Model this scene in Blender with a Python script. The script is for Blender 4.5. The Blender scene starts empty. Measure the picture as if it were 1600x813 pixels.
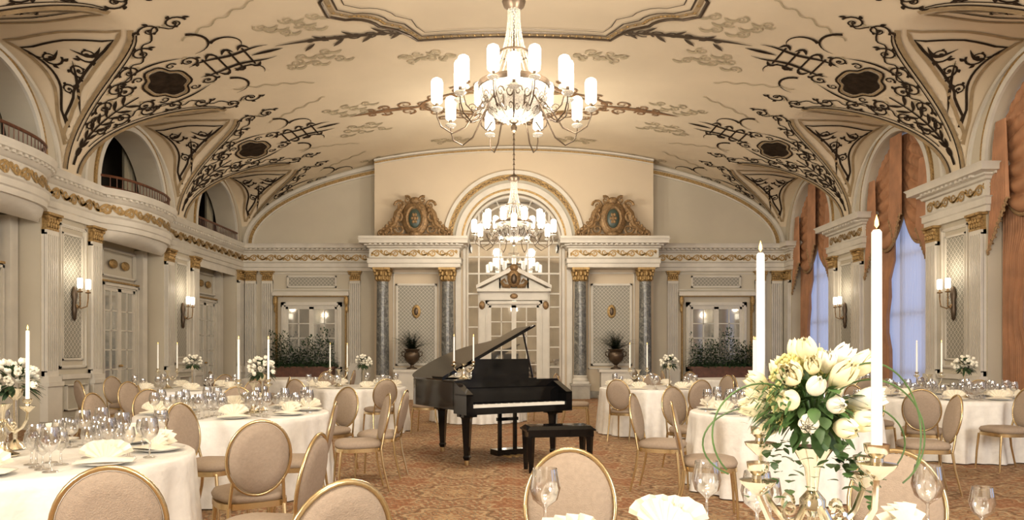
import bpy, math, random, bmesh
from math import sin, cos, pi, sqrt, radians, atan2
from mathutils import Vector, Matrix
random.seed(7)
SC=bpy.context.scene
COL=SC.collection
A=8.24; S=4.6; R=2.85; D=22.3; DC=21.75; Y0=-5.0; W=1.95; F_=1150.0; H=1.36
def PX(px,d): return (px-803)*d/F_
# ------------------------------------------------------------ materials
def M(name,col,rough=.5,metal=0.,var=.1,scale=5.,bump=0.,bscale=60.,em=None,es=0.,coat=0.,spec=None,sheen=0.):
    m=bpy.data.materials.new(name); m.use_nodes=True
    nt=m.node_tree; b=nt.nodes['Principled BSDF']
    tc=nt.nodes.new('ShaderNodeTexCoord')
    n=nt.nodes.new('ShaderNodeTexNoise'); n.inputs['Scale'].default_value=scale; n.inputs['Detail'].default_value=4
    nt.links.new(tc.outputs['Object'],n.inputs['Vector'])
    r=nt.nodes.new('ShaderNodeValToRGB')
    r.color_ramp.elements[0].position=.3; r.color_ramp.elements[1].position=.7
    r.color_ramp.elements[0].color=tuple(max(0,c*(1-var)) for c in col)+(1,)
    r.color_ramp.elements[1].color=tuple(min(1,c*(1+var)) for c in col)+(1,)
    nt.links.new(n.outputs['Fac'],r.inputs['Fac']); nt.links.new(r.outputs['Color'],b.inputs['Base Color'])
    b.inputs['Roughness'].default_value=rough; b.inputs['Metallic'].default_value=metal
    if coat: b.inputs['Coat Weight'].default_value=coat
    if spec is not None: b.inputs['Specular IOR Level'].default_value=spec
    if sheen: b.inputs['Sheen Weight'].default_value=sheen
    if bump:
        n2=nt.nodes.new('ShaderNodeTexNoise'); n2.inputs['Scale'].default_value=bscale
        nt.links.new(tc.outputs['Object'],n2.inputs['Vector'])
        bp=nt.nodes.new('ShaderNodeBump'); bp.inputs['Strength'].default_value=bump; bp.inputs['Distance'].default_value=.02
        nt.links.new(n2.outputs['Fac'],bp.inputs['Height']); nt.links.new(bp.outputs['Normal'],b.inputs['Normal'])
    if em: b.inputs['Emission Color'].default_value=tuple(em)+(1,); b.inputs['Emission Strength'].default_value=es
    return m
def math_(nt,op,a,b=None,c=None):
    n=nt.nodes.new('ShaderNodeMath'); n.operation=op
    for i,v in enumerate((a,b,c)):
        if v is None: continue
        if isinstance(v,(int,float)): n.inputs[i].default_value=v
        else: nt.links.new(v,n.inputs[i])
    return n.outputs[0]
def mixc(nt,f,a,b):
    n=nt.nodes.new('ShaderNodeMix'); n.data_type='RGBA'
    if isinstance(f,(int,float)): n.inputs[0].default_value=f
    else: nt.links.new(f,n.inputs[0])
    for i,v in ((6,a),(7,b)):
        if isinstance(v,tuple): n.inputs[i].default_value=v+(1,)
        else: nt.links.new(v,n.inputs[i])
    return n.outputs[2]
def lattice_mat(name,base,line,k=9.):
    m=M(name,base,.55); nt=m.node_tree; b=nt.nodes['Principled BSDF']
    tc=nt.nodes['Texture Coordinate']; sp=nt.nodes.new('ShaderNodeSeparateXYZ'); nt.links.new(tc.outputs['Object'],sp.inputs[0])
    u=math_(nt,'ADD',sp.outputs[0],sp.outputs[1])
    p=math_(nt,'PINGPONG',math_(nt,'MULTIPLY',math_(nt,'ADD',u,sp.outputs[2]),k),.5)
    q=math_(nt,'PINGPONG',math_(nt,'MULTIPLY',math_(nt,'SUBTRACT',u,sp.outputs[2]),k),.5)
    mn=math_(nt,'MINIMUM',p,q); l=math_(nt,'LESS_THAN',mn,.13)
    dots=math_(nt,'GREATER_THAN',mn,.38)
    c=mixc(nt,l,base,line); c=mixc(nt,dots,c,line)
    nt.links.new(c,b.inputs['Base Color'])
    return m
def marble_mat(name):
    m=M(name,(.3,.31,.33),.22); nt=m.node_tree; b=nt.nodes['Principled BSDF']
    tc=nt.nodes['Texture Coordinate']; n=nt.nodes.new('ShaderNodeTexNoise'); n.inputs['Scale'].default_value=7; n.inputs['Detail'].default_value=9; n.inputs['Distortion'].default_value=1.6
    nt.links.new(tc.outputs['Object'],n.inputs['Vector'])
    r=nt.nodes.new('ShaderNodeValToRGB'); e=r.color_ramp.elements
    e[0].position=.33; e[0].color=(.085,.085,.078,1); e[1].position=.62; e[1].color=(.225,.22,.195,1)
    x=e.new(.5); x.color=(.145,.147,.135,1); x=e.new(.75); x.color=(.36,.35,.30,1)
    nt.links.new(n.outputs['Fac'],r.inputs[0]); nt.links.new(r.outputs[0],b.inputs['Base Color']); return m
def carpet_mat():
    m=M('carpet',(.4,.2,.1),.95,spec=.1); nt=m.node_tree; b=nt.nodes['Principled BSDF']
    tc=nt.nodes['Texture Coordinate']; sp=nt.nodes.new('ShaderNodeSeparateXYZ'); nt.links.new(tc.outputs['Object'],sp.inputs[0])
    x,y=sp.outputs[0],sp.outputs[1]
    def rings(sz,ox,oy,pt=8.,amp=.05):
        a=math_(nt,'SUBTRACT',math_(nt,'FLOORED_MODULO',math_(nt,'ADD',x,ox),sz),sz/2)
        c=math_(nt,'SUBTRACT',math_(nt,'FLOORED_MODULO',math_(nt,'ADD',y,oy),sz),sz/2)
        r=math_(nt,'SQRT',math_(nt,'ADD',math_(nt,'MULTIPLY',a,a),math_(nt,'MULTIPLY',c,c)))
        an=math_(nt,'ARCTAN2',c,a)
        pet=math_(nt,'MULTIPLY',math_(nt,'SINE',math_(nt,'MULTIPLY',an,pt)),amp*sz)
        return math_(nt,'ADD',r,pet)
    r1=rings(1.1,0,0,8.,.04); r2=rings(1.1,.55,.55,6.,.05); r3=rings(.22,0.1,0.05,4.,.08); r4=rings(.11,.0,.0,4.,.08)
    w3=math_(nt,'SINE',math_(nt,'MULTIPLY',r3,85.)); w4=math_(nt,'SINE',math_(nt,'MULTIPLY',r4,125.))
    gA=mixc(nt,math_(nt,'GREATER_THAN',w3,.2),(.25,.105,.055),(.42,.30,.18))
    gA=mixc(nt,math_(nt,'GREATER_THAN',w4,.7),gA,(.19,.155,.105))
    gB=mixc(nt,math_(nt,'GREATER_THAN',w3,.1),(.41,.285,.165),(.29,.14,.07))
    gB=mixc(nt,math_(nt,'GREATER_THAN',w4,.6),gB,(.21,.175,.12))
    c=mixc(nt,math_(nt,'LESS_THAN',r1,.38),gA,gB)
    for rr,lo,hi,col in ((r1,.365,.40,(.12,.07,.04)),(r1,.31,.34,(.48,.36,.22)),(r1,.18,.205,(.15,.06,.03)),(r1,.0,.08,(.45,.31,.17)),(r2,.0,.22,None),(r2,.22,.25,(.46,.35,.21)),(r2,.12,.15,(.17,.075,.04))):
        msk=math_(nt,'MULTIPLY',math_(nt,'GREATER_THAN',rr,lo),math_(nt,'LESS_THAN',rr,hi))
        if col is None: c=mixc(nt,math_(nt,'MULTIPLY',msk,.45),c,(.30,.11,.05))
        else: c=mixc(nt,math_(nt,'MULTIPLY',msk,.75),c,col)
    nz=nt.nodes.new('ShaderNodeTexNoise'); nz.inputs['Scale'].default_value=40; nt.links.new(tc.outputs['Object'],nz.inputs['Vector'])
    c=mixc(nt,math_(nt,'MULTIPLY',nz.outputs['Fac'],.35),c,(.28,.17,.09))
    nt.links.new(c,b.inputs['Base Color']); return m
def glassy(name,tint=(1,1,1),fac=.14):
    m=bpy.data.materials.new(name); m.use_nodes=True; nt=m.node_tree; nt.nodes.clear()
    o=nt.nodes.new('ShaderNodeOutputMaterial'); mx=nt.nodes.new('ShaderNodeMixShader')
    t=nt.nodes.new('ShaderNodeBsdfTransparent'); t.inputs[0].default_value=tint+(1,)
    g=nt.nodes.new('ShaderNodeBsdfGlossy'); g.inputs['Roughness'].default_value=.03
    lw=nt.nodes.new('ShaderNodeLayerWeight'); lw.inputs[0].default_value=.5
    f=math_(nt,'ADD',math_(nt,'MULTIPLY',lw.outputs['Facing'],.8),fac); f=math_(nt,'MINIMUM',f,1.)
    nt.links.new(f,mx.inputs[0]); nt.links.new(t.outputs[0],mx.inputs[1]); nt.links.new(g.outputs[0],mx.inputs[2]); nt.links.new(mx.outputs[0],o.inputs[0])
    return m
def translucent(name,col,fac=.6):
    m=bpy.data.materials.new(name); m.use_nodes=True; nt=m.node_tree; nt.nodes.clear()
    o=nt.nodes.new('ShaderNodeOutputMaterial'); mx=nt.nodes.new('ShaderNodeMixShader'); mx.inputs[0].default_value=fac
    t=nt.nodes.new('ShaderNodeBsdfTranslucent'); g=nt.nodes.new('ShaderNodeBsdfDiffuse')
    n=nt.nodes.new('ShaderNodeTexNoise'); n.inputs['Scale'].default_value=3
    c=mixc(nt,n.outputs['Fac'],tuple(x*.9 for x in col),col)
    nt.links.new(c,t.inputs[0]); nt.links.new(c,g.inputs[0])
    nt.links.new(g.outputs[0],mx.inputs[1]); nt.links.new(t.outputs[0],mx.inputs[2]); nt.links.new(mx.outputs[0],o.inputs[0]); return m

m_ceil=M('ceiling_plaster',(.70,.595,.435),.9,var=.05,scale=.7,spec=.1)
m_wall=M('wall_paint',(.54,.49,.385),.75,var=.06,scale=.8)
m_cream=M('cream_paint',(.62,.52,.38),.8,var=.04,scale=.8)
m_trim=M('trim_paint',(.63,.595,.515),.5,var=.07,scale=3)
m_panel=M('panel_paint',(.43,.40,.32),.6,var=.06)
m_gold=M('gilding',(.38,.25,.10),.45,.55,var=.4,scale=25,bump=.3,bscale=80)
m_crest=M('antique_gilding',(.25,.155,.07),.5,.4,var=.45,scale=18,bump=.5,bscale=40)
m_bronze=M('dark_bronze',(.10,.07,.045),.4,.6,var=.3)
m_dark=M('painted_ornament_charcoal',(.034,.024,.016),.95,var=.3,scale=8,spec=.02)
m_tan=M('painted_band_ochre',(.35,.26,.15),.9,var=.2,spec=.1)
m_olive=M('painted_ornament_olive',(.46,.39,.26),.9,var=.15,spec=.1)
m_lat=lattice_mat('lattice_panel',(.20,.195,.16),(.49,.46,.385),9.)
m_marble=marble_mat('grey_marble')
m_wains=M('wainscot_stone',(.34,.31,.25),.4,var=.15,scale=4)
m_carpet=carpet_mat()
m_mirror=M('mirror_glass',(.42,.405,.37),.03,.85,var=.15,scale=2.5)
m_pane=M('window_pane_reflective',(.42,.40,.35),.06,.85,var=.15,scale=2,em=(1,.86,.64),es=.08)  # faint warm emission makes the panes look lit; they are no lamps
m_blk=M('piano_lacquer',(.004,.004,.0045),.09,0,var=.1,spec=.35)
m_ivory=M('ivory_keys',(.8,.78,.7),.3)
m_cgold=M('chair_gold_metal',(.60,.46,.25),.27,.9,var=.1)
m_fab=M('taupe_upholstery',(.335,.262,.195),.9,var=.08,scale=60,bump=.3,bscale=200)
m_cloth=M('white_damask',(.78,.76,.71),.5,var=.06,scale=14,bump=.25,bscale=22)
m_nap=M('cream_napkin',(.84,.79,.66),.75,var=.03)
m_china=M('white_china',(.82,.81,.77),.15,var=.02)
m_glass=glassy('clear_glass')
m_cryst=M('crystal_beads',(.60,.56,.47),.12,.35,var=.5,scale=60,em=(1,.88,.68),es=.22)  # slight emission stands in for the sparkle of the crystal
m_shade=M('lit_glass_shade',(.95,.93,.88),.4,var=.02,em=(1,.95,.84),es=1.9)
m_sil=M('silver_gilt',(.74,.69,.56),.14,1.,var=.1)
m_wax=M('white_wax',(.88,.86,.79),.4,var=.03,em=(1,.9,.75),es=.10)
m_flame=M('candle_flame',(1,.6,.2),.5,em=(1,.5,.13),es=5.)
m_leaf=M('dark_leaf',(.03,.06,.022),.55,var=.5,scale=10)
m_leaf3=M('bouquet_leaf',(.06,.13,.035),.5,var=.45,scale=14)
m_leaf2=M('fresh_leaf',(.08,.16,.045),.5,var=.4,scale=20)
m_pet=M('cream_petal',(.88,.81,.54),.6,var=.07,scale=12)
m_pet3=M('ivory_petal',(.88,.85,.72),.6,var=.06,scale=12)
m_pet2=M('yellow_green_petal',(.66,.62,.26),.65,var=.2,scale=30)
m_wood=M('red_brown_wood',(.12,.045,.022),.4,var=.3,scale=9)
m_orange=M('apricot_curtain',(.40,.20,.10),.65,var=.2,scale=3)
m_fringe=M('curtain_fringe',(.30,.19,.09),.8,var=.4,scale=60)
m_sheer=translucent('sheer_voile',(.88,.88,.93),.7)
m_drape=M('cream_drape',(.34,.30,.21),.8)
m_dim=M('gallery_shade_plaster',(.11,.09,.065),.8)  # dark tan puts the shade of the gallery interior into the colour
m_green=M('green_enamel',(.04,.06,.045),.4)
# ------------------------------------------------------------ mesh builder
class MB:
    def __init__(s): s.v=[]; s.f=[]
    def add(s,vs,fs):
        o=len(s.v); s.v+=[tuple(p) for p in vs]; s.f+=[tuple(i+o for i in f) for f in fs]
    def box(s,x0,x1,y0,y1,z0,z1):
        s.add([(x,y,z) for x in (x0,x1) for y in (y0,y1) for z in (z0,z1)],[(0,1,3,2),(4,6,7,5),(0,4,5,1),(2,3,7,6),(0,2,6,4),(1,5,7,3)])
    def fb(s,F,u0,u1,z0,z1,n0,n1):
        s.add([F(u,z,n) for u in (u0,u1) for z in (z0,z1) for n in (n0,n1)],[(0,1,3,2),(4,6,7,5),(0,4,5,1),(2,3,7,6),(0,2,6,4),(1,5,7,3)])
    def lathe(s,pr,n=16,c=(0,0,0),rad=None,arc=2*pi):
        vs=[];fs=[];m=len(pr); full=abs(arc-2*pi)<1e-6
        k=n if full else n+1
        for i in range(k):
            a=arc*i/n
            for r,z in pr:
                q=r*(rad(a,z) if rad else 1)
                vs.append((c[0]+q*cos(a),c[1]+q*sin(a),c[2]+z))
        for i in range(n):
            j=(i+1)%k
            for t in range(m-1): fs.append((i*m+t,j*m+t,j*m+t+1,i*m+t+1))
        s.add(vs,fs)
    def tube(s,pts,r,n=6,cap=True):
        pts=[Vector(p) for p in pts]; N=len(pts); vs=[];fs=[]
        up=Vector((0,0,1)); prev=None
        for i,p in enumerate(pts):
            t=(pts[min(i+1,N-1)]-pts[max(i-1,0)])
            t=t.normalized() if t.length>1e-9 else Vector((0,0,1))
            if prev is None:
                a=t.cross(up)
                if a.length<.1: a=t.cross(Vector((1,0,0)))
            else: a=prev-t*prev.dot(t)
            if a.length<1e-6: a=t.orthogonal()
            a.normalize(); prev=a; b=t.cross(a)
            rr=r[i] if isinstance(r,(list,tuple)) else r
            for k in range(n):
                an=2*pi*k/n; vs.append(p+(a*cos(an)+b*sin(an))*rr)
        for i in range(N-1):
            for k in range(n): fs.append((i*n+k,i*n+(k+1)%n,(i+1)*n+(k+1)%n,(i+1)*n+k))
        if cap: fs.append(tuple(range(n-1,-1,-1))); fs.append(tuple((N-1)*n+k for k in range(n)))
        s.add(vs,fs)
    def ell(s,c,r,nu=10,nv=6,rot=None):
        vs=[];fs=[]
        for j in range(nv+1):
            ph=-pi/2+pi*j/nv
            for i in range(nu):
                th=2*pi*i/nu; p=Vector((r[0]*cos(ph)*cos(th),r[1]*cos(ph)*sin(th),r[2]*sin(ph)))
                if rot: p=rot@p
                vs.append((c[0]+p.x,c[1]+p.y,c[2]+p.z))
        for j in range(nv):
            for i in range(nu): fs.append((j*nu+i,j*nu+(i+1)%nu,(j+1)*nu+(i+1)%nu,(j+1)*nu+i))
        s.add(vs,fs)
    def rib(s,path,w,mp,clip=None):
        N=len(path); L=[]
        for i,(u,v) in enumerate(path):
            a=path[max(i-1,0)]; b=path[min(i+1,N-1)]
            du,dv=b[0]-a[0],b[1]-a[1]; l=sqrt(du*du+dv*dv) or 1
            nu,nv=-dv/l,du/l; ww=(w[i] if isinstance(w,(list,tuple)) else w)/2
            L.append(((u+nu*ww,v+nv*ww),(u-nu*ww,v-nv*ww)))
        vs=[];fs=[]
        for l,r in L: vs+=[mp(*l),mp(*r)]
        for i in range(N-1):
            if clip and (clip(path[i]) or clip(path[i+1])): continue
            fs.append((2*i,2*i+1,2*i+3,2*i+2))
        s.add(vs,fs)
    def grid(s,rows):
        n=len(rows[0]); vs=[p for r in rows for p in r]
        s.add(vs,[(i*n+j,i*n+j+1,(i+1)*n+j+1,(i+1)*n+j) for i in range(len(rows)-1) for j in range(n-1)])
    def sweep(s,path,prof,mk):
        s.grid([[mk(i,o,z) for o,z in prof] for i in range(len(path))])
    def mesh(s,name,mat,sharp=40,merge=False):
        me=bpy.data.meshes.new(name); me.from_pydata(s.v,[],s.f)
        bm=bmesh.new(); bm.from_mesh(me)
        if merge: bmesh.ops.remove_doubles(bm,verts=bm.verts,dist=1e-5)
        bmesh.ops.recalc_face_normals(bm,faces=bm.faces); bm.to_mesh(me); bm.free()
        me.polygons.foreach_set('use_smooth',[True]*len(me.polygons)); me.set_sharp_from_angle(angle=radians(sharp))
        me.materials.append(mat); me.update(); return me
    def obj(s,name,mat,parent=None,sharp=40,merge=False,**kw):
        o=bpy.data.objects.new(name,s.mesh(name,mat,sharp,merge)); COL.objects.link(o)
        if parent: o.parent=parent
        for k,v in kw.items(): o[k]=v
        return o
def empty(name,label,cat,loc=(0,0,0),rz=0,group=None):
    o=bpy.data.objects.new(name,None); o.empty_display_size=.2; COL.objects.link(o); o.location=loc; o.rotation_euler=(0,0,rz)
    o['label']=label; o['category']=cat
    if group: o['group']=group
    return o
def dup(root,loc,rz=0,label=None,tilt=None):
    def rec(o,par):
        c=o.copy(); COL.objects.link(c)
        if par: c.parent=par; c.matrix_parent_inverse=o.matrix_parent_inverse.copy()
        for ch in o.children: rec(ch,c)
        return c
    c=rec(root,None); c.location=loc; c.rotation_euler=(tilt or 0,0,rz)
    if label: c['label']=label
    return c
TN=[0]
def trim(mb,mat,label,sharp=40,name=None):
    TN[0]+=1
    o=mb.obj(name or 'trim_%d'%TN[0],mat,sharp=sharp); o['kind']='structure'; o['label']=label; o['category']='trim' if not name else name.split('_')[0]
    return o
FB=lambda u,z,n:(u,D-n,z)
FC=lambda u,z,n:(u,DC-n,z)
FL=lambda u,z,n:(-A+n,u,z)
FR=lambda u,z,n:(A-n,u,z)
# ------------------------------------------------------------ ceiling function
BAY=4.5; YC0=15.95
def main_z(x):
    ax=min(abs(x),A); return S+R*sqrt(max(0,1-(ax/A)**2))
def ceil_z(x,y):
    m=main_z(x); dy=abs((y-YC0+BAY/2)%BAY-BAY/2); t=A-min(abs(x),A)
    if dy<W: m=max(m,S+(1.75+.08*t)*sqrt(1-(dy/W)**2))
    return m
ys=[]
k=-4
while True:
    yc=YC0+BAY*k
    if yc-W>D: break
    for i in range(41): ys.append(yc+W*sin(-pi/2+pi*i/40))
    ys.append(yc+BAY/2)
    k+=1
    if k>3: break
ys=sorted(set([round(y,5) for y in ys if Y0<y<D]+[Y0,D]))
NT=150
c=MB()
c.grid([[(A*cos(pi*i/NT),y,ceil_z(A*cos(pi*i/NT),y)) for i in range(NT+1)] for y in ys])
o=c.obj('ceiling',m_ceil,sharp=28); o['kind']='structure'; o['label']='cream plaster vaulted ceiling with side groins'; o['category']='ceiling'
tab=[(0,A)]
for i in range(1,401):
    th=pi/2*i/400; x=A*cos(th); z=R*sin(th); px=tab[-1][1]; pz=R*sin(pi/2*(i-1)/400)
    tab.append((tab[-1][0]+sqrt((x-px)**2+(z-pz)**2),x))
LQ=tab[-1][0]
def x_of_a(a):
    a=max(0,min(a,LQ)); lo,hi=0,400
    while hi-lo>1:
        m=(lo+hi)//2
        if tab[m][0]<=a: lo=m
        else: hi=m
    t=(a-tab[lo][0])/(tab[hi][0]-tab[lo][0]); return tab[lo][1]*(1-t)+tab[hi][1]*t
def craw(side,a,y):
    x=side*x_of_a(a) if a<=LQ else -side*x_of_a(2*LQ-a)
    return Vector((x,y,ceil_z(x,y)))
def offs(raw,u,v,e=.02,eps=.015):
    p=raw(u,v); a=raw(u+e,v)-raw(u-e,v); b=raw(u,v+e)-raw(u,v-e); n=a.cross(b)
    if n.length<1e-9: n=Vector((0,0,-1))
    n.normalize()
    if n.dot(Vector((0,p.y,2))-p)<0: n=-n
    return p+n*eps
def gb(a):
    x=x_of_a(a); m=R*sqrt(max(0,1-(x/A)**2)); h=1.75+.08*(A-x)
    return BAY/2-(W*sqrt(1-(m/h)**2) if m<h else 0)
def spiral(cx,cy,r,a0,dr,turns=1.4,n=20):
    return [(cx+r*(1-.82*i/n)*cos(a0+dr*2*pi*turns*i/n),cy+r*(1-.82*i/n)*sin(a0+dr*2*pi*turns*i/n)) for i in range(n+1)]
def taper(w,n,e=.35): return [w*(1-(1-e)*i/(n-1)) for i in range(n)]
def leafw(w,n): return [w*sin(pi*(.03+.94*i/(n-1))) for i in range(n)]
def line(p,q,n=6): return [(p[0]+(q[0]-p[0])*i/(n-1),p[1]+(q[1]-p[1])*i/(n-1)) for i in range(n)]
def arcp(cx,cy,r,a0,a1,n=10): return [(cx+r*cos(a0+(a1-a0)*i/(n-1)),cy+r*sin(a0+(a1-a0)*i/(n-1))) for i in range(n)]
dk,tn,ol=MB(),MB(),MB()
def sprig(rb,a,b,r,a0,dr,w=.046):
    """scroll: spiral with acanthus leaves around it"""
    sp=spiral(a,b,r,a0,dr,1.3,18); rb(dk,sp,taper(w,19,.45))
    rb(dk,arcp(a,b,r*.14,0,2*pi,7),r*.20)
    for j in (1,4,7,10):
        u,v=sp[j]; du,dv=(u-a)/r,(v-b)/r; s_=1 if j<9 else .6
        rb(dk if j!=7 else ol,[(u+s_*(du*r*.5*t+dv*r*.45*t*t*dr),v+s_*(dv*r*.5*t-du*r*.45*t*t*dr)) for t in (0,.25,.5,.75,1)],leafw(w*1.55,5))
for side in (-1,1):
    for yp in (4.7,9.2,13.7,18.2,22.7):
        raw=lambda a,b: craw(side,a,yp+b)
        mp=lambda a,b: offs(raw,a,b)
        cl=lambda p: yp+p[1]>D-.04
        def rb(mb,pa,w): mb.rib(pa,w,mp,cl)
        for sg in (-1,1):
            aa=[.12+i*.08 for i in range(60)]
            aa=[a for a in aa if gb(a)<2.2]
            rb(tn,[(a,sg*(gb(a)-.07)) for a in aa],.09)
            rb(dk,[(a,sg*(gb(a)-.15)) for a in aa],.03)
            ab=[a for a in aa if gb(a)>.42]
            rb(dk,[(a,sg*(gb(a)-.25)) for a in ab],.025)
            i=0; a=.64; prev=None
            while a<3.8:
                g=gb(a)-.31
                if g>.15:
                    r=min(.19,g*.42)
                    sprig(rb,a,sg*(g-r),r,(0 if i%2 else pi),sg*(1 if i%2 else -1))
                    if prev: rb(dk,[(prev[0]+(a-prev[0])*t,prev[1]+(sg*(g-r*1.2)-prev[1])*t+sg*.10*sin(pi*t*2)) for t in [q/8 for q in range(9)]],.032)
                    prev=(a,sg*(g-r*1.2))
                i+=1; a+=.43
            for i in range(8):
                a=.4+i*.19; l=min(.05+.05*i,.28)
                rb(dk,[(a+t*.2,sg*(t**.7)*l) for t in [j/6 for j in range(7)]],leafw(.075,7))
            sprig(rb,1.98,sg*.36,.18,pi/2*sg,-sg,.05)
            sprig(rb,3.28,sg*.44,.18,-pi/2*sg,sg,.05)
            rb(dk,[(2.05+1.2*t,sg*(.62+.16*sin(pi*t))) for t in [j/12 for j in range(13)]],leafw(.055,13))
            # cartouche ears
            for aa_ in (2.33,2.97): rb(dk,spiral(aa_,sg*.50,.10,0 if aa_>2.6 else pi,sg*(1 if aa_>2.6 else -1),1.2,12),taper(.045,13))
            # torch rails
            rb(dk,[(3.2+t*1.5,sg*(.24+.04*sin(t*9))) for t in [j/14 for j in range(15)]],leafw(.085,15))
            for a in (3.5,3.75,4.0,4.25): rb(dk,line((a,0),(a,sg*.36)),.038)
            for a in (3.55,3.85,4.15): rb(dk,[(a+t*.22,sg*(.30+.15*sin(pi*t))) for t in [j/6 for j in range(7)]],leafw(.085,7))
            rb(dk,arcp(4.05,sg*.62,.28,-2.4,.6,12),taper(.075,12,.1))
            rb(dk,arcp(3.5,sg*.98,.36,-1.2,1.6,12),taper(.08,12,.1))
            # faded garlands
            for j in range(7):
                a=4.8+.16*j; b=sg*(.9-.22*(j%3)+.1*random.random())
                rb(ol,spiral(a,b,.13,random.random()*6,sg),taper(.045,21))
                rb(ol,[(a+t*.3,b+.12*sin(t*3)) for t in [q/6 for q in range(7)]],leafw(.09,7))
            rb(ol,[(3.5+t*1.5,sg*(1.15+.65*t+.05*sin(t*28))) for t in [j/30 for j in range(31)]],.03)
        rb(dk,line((.25,0),(2.05,0),12),taper(.07,12,.5))
        rb(dk,line((4.3,0),(4.9,0),6),leafw(.10,6))
        def polyr(k): 
            out=[]
            for i in range(41):
                t=2*pi*i/40; q=1+.10*cos(4*t)*1.0-.05*cos(8*t)
                out.append((2.65+.31*k*q*cos(t),.48*k*q*sin(t)))
            return out
        if yp<22:
            P=polyr(1.0); o=len(dk.v); dk.v+=[tuple(mp(2.65,0))]+[tuple(mp(*p)) for p in P]; dk.f+=[(o,o+1+i,o+2+i) for i in range(len(P)-1)]
            rb(tn,polyr(1.13),.04); rb(dk,polyr(1.25),.045)
    # lunette soffit motif
    for yc in (6.95,11.45,15.95,20.45):
        for sg in (-1,1):
            def lraw(t,ph):
                x=side*(A-t); dy=W*sin(ph); return Vector((x,yc+sg*dy,ceil_z(x,yc+sg*dy)))
            mp=lambda t,ph: offs(lraw,t,ph/1.9,.02)
            cl=lambda p: yc+sg*W*sin(p[1]/1.9)>D-.05
            def tg(ph):
                t=0
                while t<2.6:
                    t+=.03
                    if S+(1.75+.08*t)*cos(ph)<main_z(A-t): return t
                return t
            k=1.9
            p0,p1=.14,1.28
            phs=[p0+(p1-p0)*i/20 for i in range(21)]
            def edge(o0,o1,i0,i1,cv=.20):
                q=phs[i0:i1]; n=len(q)
                con=[cv*sin(pi*min(1,(i/(n-1))*1.25))**1.0*min(1,tg(ph)) for i,ph in enumerate(q)]
                lo=[o0+c_ for c_ in con]
                tt=[max(l_+.03,tg(ph)-o1-c_*.8) for ph,c_,l_ in zip(q,con,lo)]
                top=[(lo[0]+(tt[0]-lo[0])*t,(q[0]-.05*sin(pi*t)+.0)*k+.10*abs(t-.5)) for t in [j/8 for j in range(9)]]
                return [(l_,ph*k) for l_,ph in reversed(list(zip(lo,q)))]+top[1:-1]+[(t,ph*k) for t,ph in zip(tt,q)]
            tn.rib(edge(.12,.12,0,21),.06,mp,cl)
            dk.rib(edge(.24,.24,2,18),.045,mp,cl)
            def rb2(mb,pa,w): mb.rib(pa,w,mp,cl)
            pm0=.42
            te=tg(pm0); mid=te/2+.02
            sprig(rb2,mid-.30,.40*k,.18,0,sg,.042); sprig(rb2,mid+.30,.40*k,.18,pi,-sg,.042)
            sprig(rb2,mid,.56*k,.15,1.5,sg,.042)
            te=tg(.75); mid2=te/2+.03
            sprig(rb2,mid2,.74*k,.11,0,-sg,.038)
            rb2(dk,[(mid+(mid2-mid)*t,(.45+.55*t)*k) for t in [j/8 for j in range(9)]],leafw(.055,9))
            for e in (-1,1): rb2(dk,[(mid+e*(.1+.5*t),(.32+.10*sin(pi*t)*1.)*k) for t in [j/8 for j in range(9)]],leafw(.07,9))
trim(dk,m_dark,'charcoal painted scroll ornament on the vault')
trim(tn,m_tan,'ochre painted borders along the vault groins')
trim(ol,m_olive,'faded olive painted garlands on the vault')
# ceiling frame moulding
raw=lambda x,y: Vector((x,y,ceil_z(x,y)))
mpc=lambda x,y: offs(raw,x,y,.02,.02)
def framepts(k,cy,hx,hy):
    q=[(0,hy-k),(hx*.60-k*.5,hy-k)]
    q+=[(hx*.60-k*.5+ .12,hy-k-.25),(hx*.60-k+.35,hy-k-.55)]
    q+=arcp(hx-k-.1,hy-.6-k,.55,pi,1.5*pi,7)[1:]
    q+=[(hx-k+.15,hy-1.35-k),(hx-k+.15,hy-1.9-k),(hx-k,hy-2.1-k),(hx-k,0)]
    full=q+[(x,-y) for x,y in reversed(q)]; full=full+[(-x,y) for x,y in reversed(full)]
    out=[]
    for i in range(len(full)-1):
        n=max(2,int(sqrt((full[i+1][0]-full[i][0])**2+(full[i+1][1]-full[i][1])**2)/.3)+1)
        out+=line(full[i],full[i+1],n)[:-1]
    return [(x,cy+y) for x,y in out+[full[-1]]]
a,b,g,gd=MB(),MB(),MB(),MB()
a.rib(framepts(0,9.2,3.1,5.0),.06,mpc); g.rib(framepts(.12,9.2,3.1,5.0),.09,mpc); a.rib(framepts(.21,9.2,3.1,5.0),.035,mpc); a.rib(framepts(.36,9.2,3.1,5.0),.02,mpc)
a.tube([Vector(mpc(*p)) for p in framepts(.02,9.2,3.1,5.0)],.022,5)
fp=framepts(.12,9.2,3.1,5.0)
for i in range(len(fp)-1):
    for t in (0,.5):
        p=(fp[i][0]*(1-t)+fp[i+1][0]*t,fp[i][1]*(1-t)+fp[i+1][1]*t); gd.ell(Vector(mpc(*p)),(.035,.035,.02),6,4)
for sx in (-1,1):
    for cy,dy in ((14.0,1),(4.4,-1)):
        for i in range(7):
            a.rib(spiral(sx*(2.15+.27*i),cy-dy*(.02*i+.25),.17-.016*i,i,sx,1.4,16),taper(.05,17),mpc)
            a.rib(line((sx*(2.1+.27*i),cy-dy*.25),(sx*(2.35+.27*i),cy-dy*(.25+(.3 if i%2 else -.25))),6),leafw(.08,6),mpc)
        a.rib(line((sx*1.9,cy-dy*.2),(sx*4.4,cy-dy*.45),14),leafw(.12,14),mpc)
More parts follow.
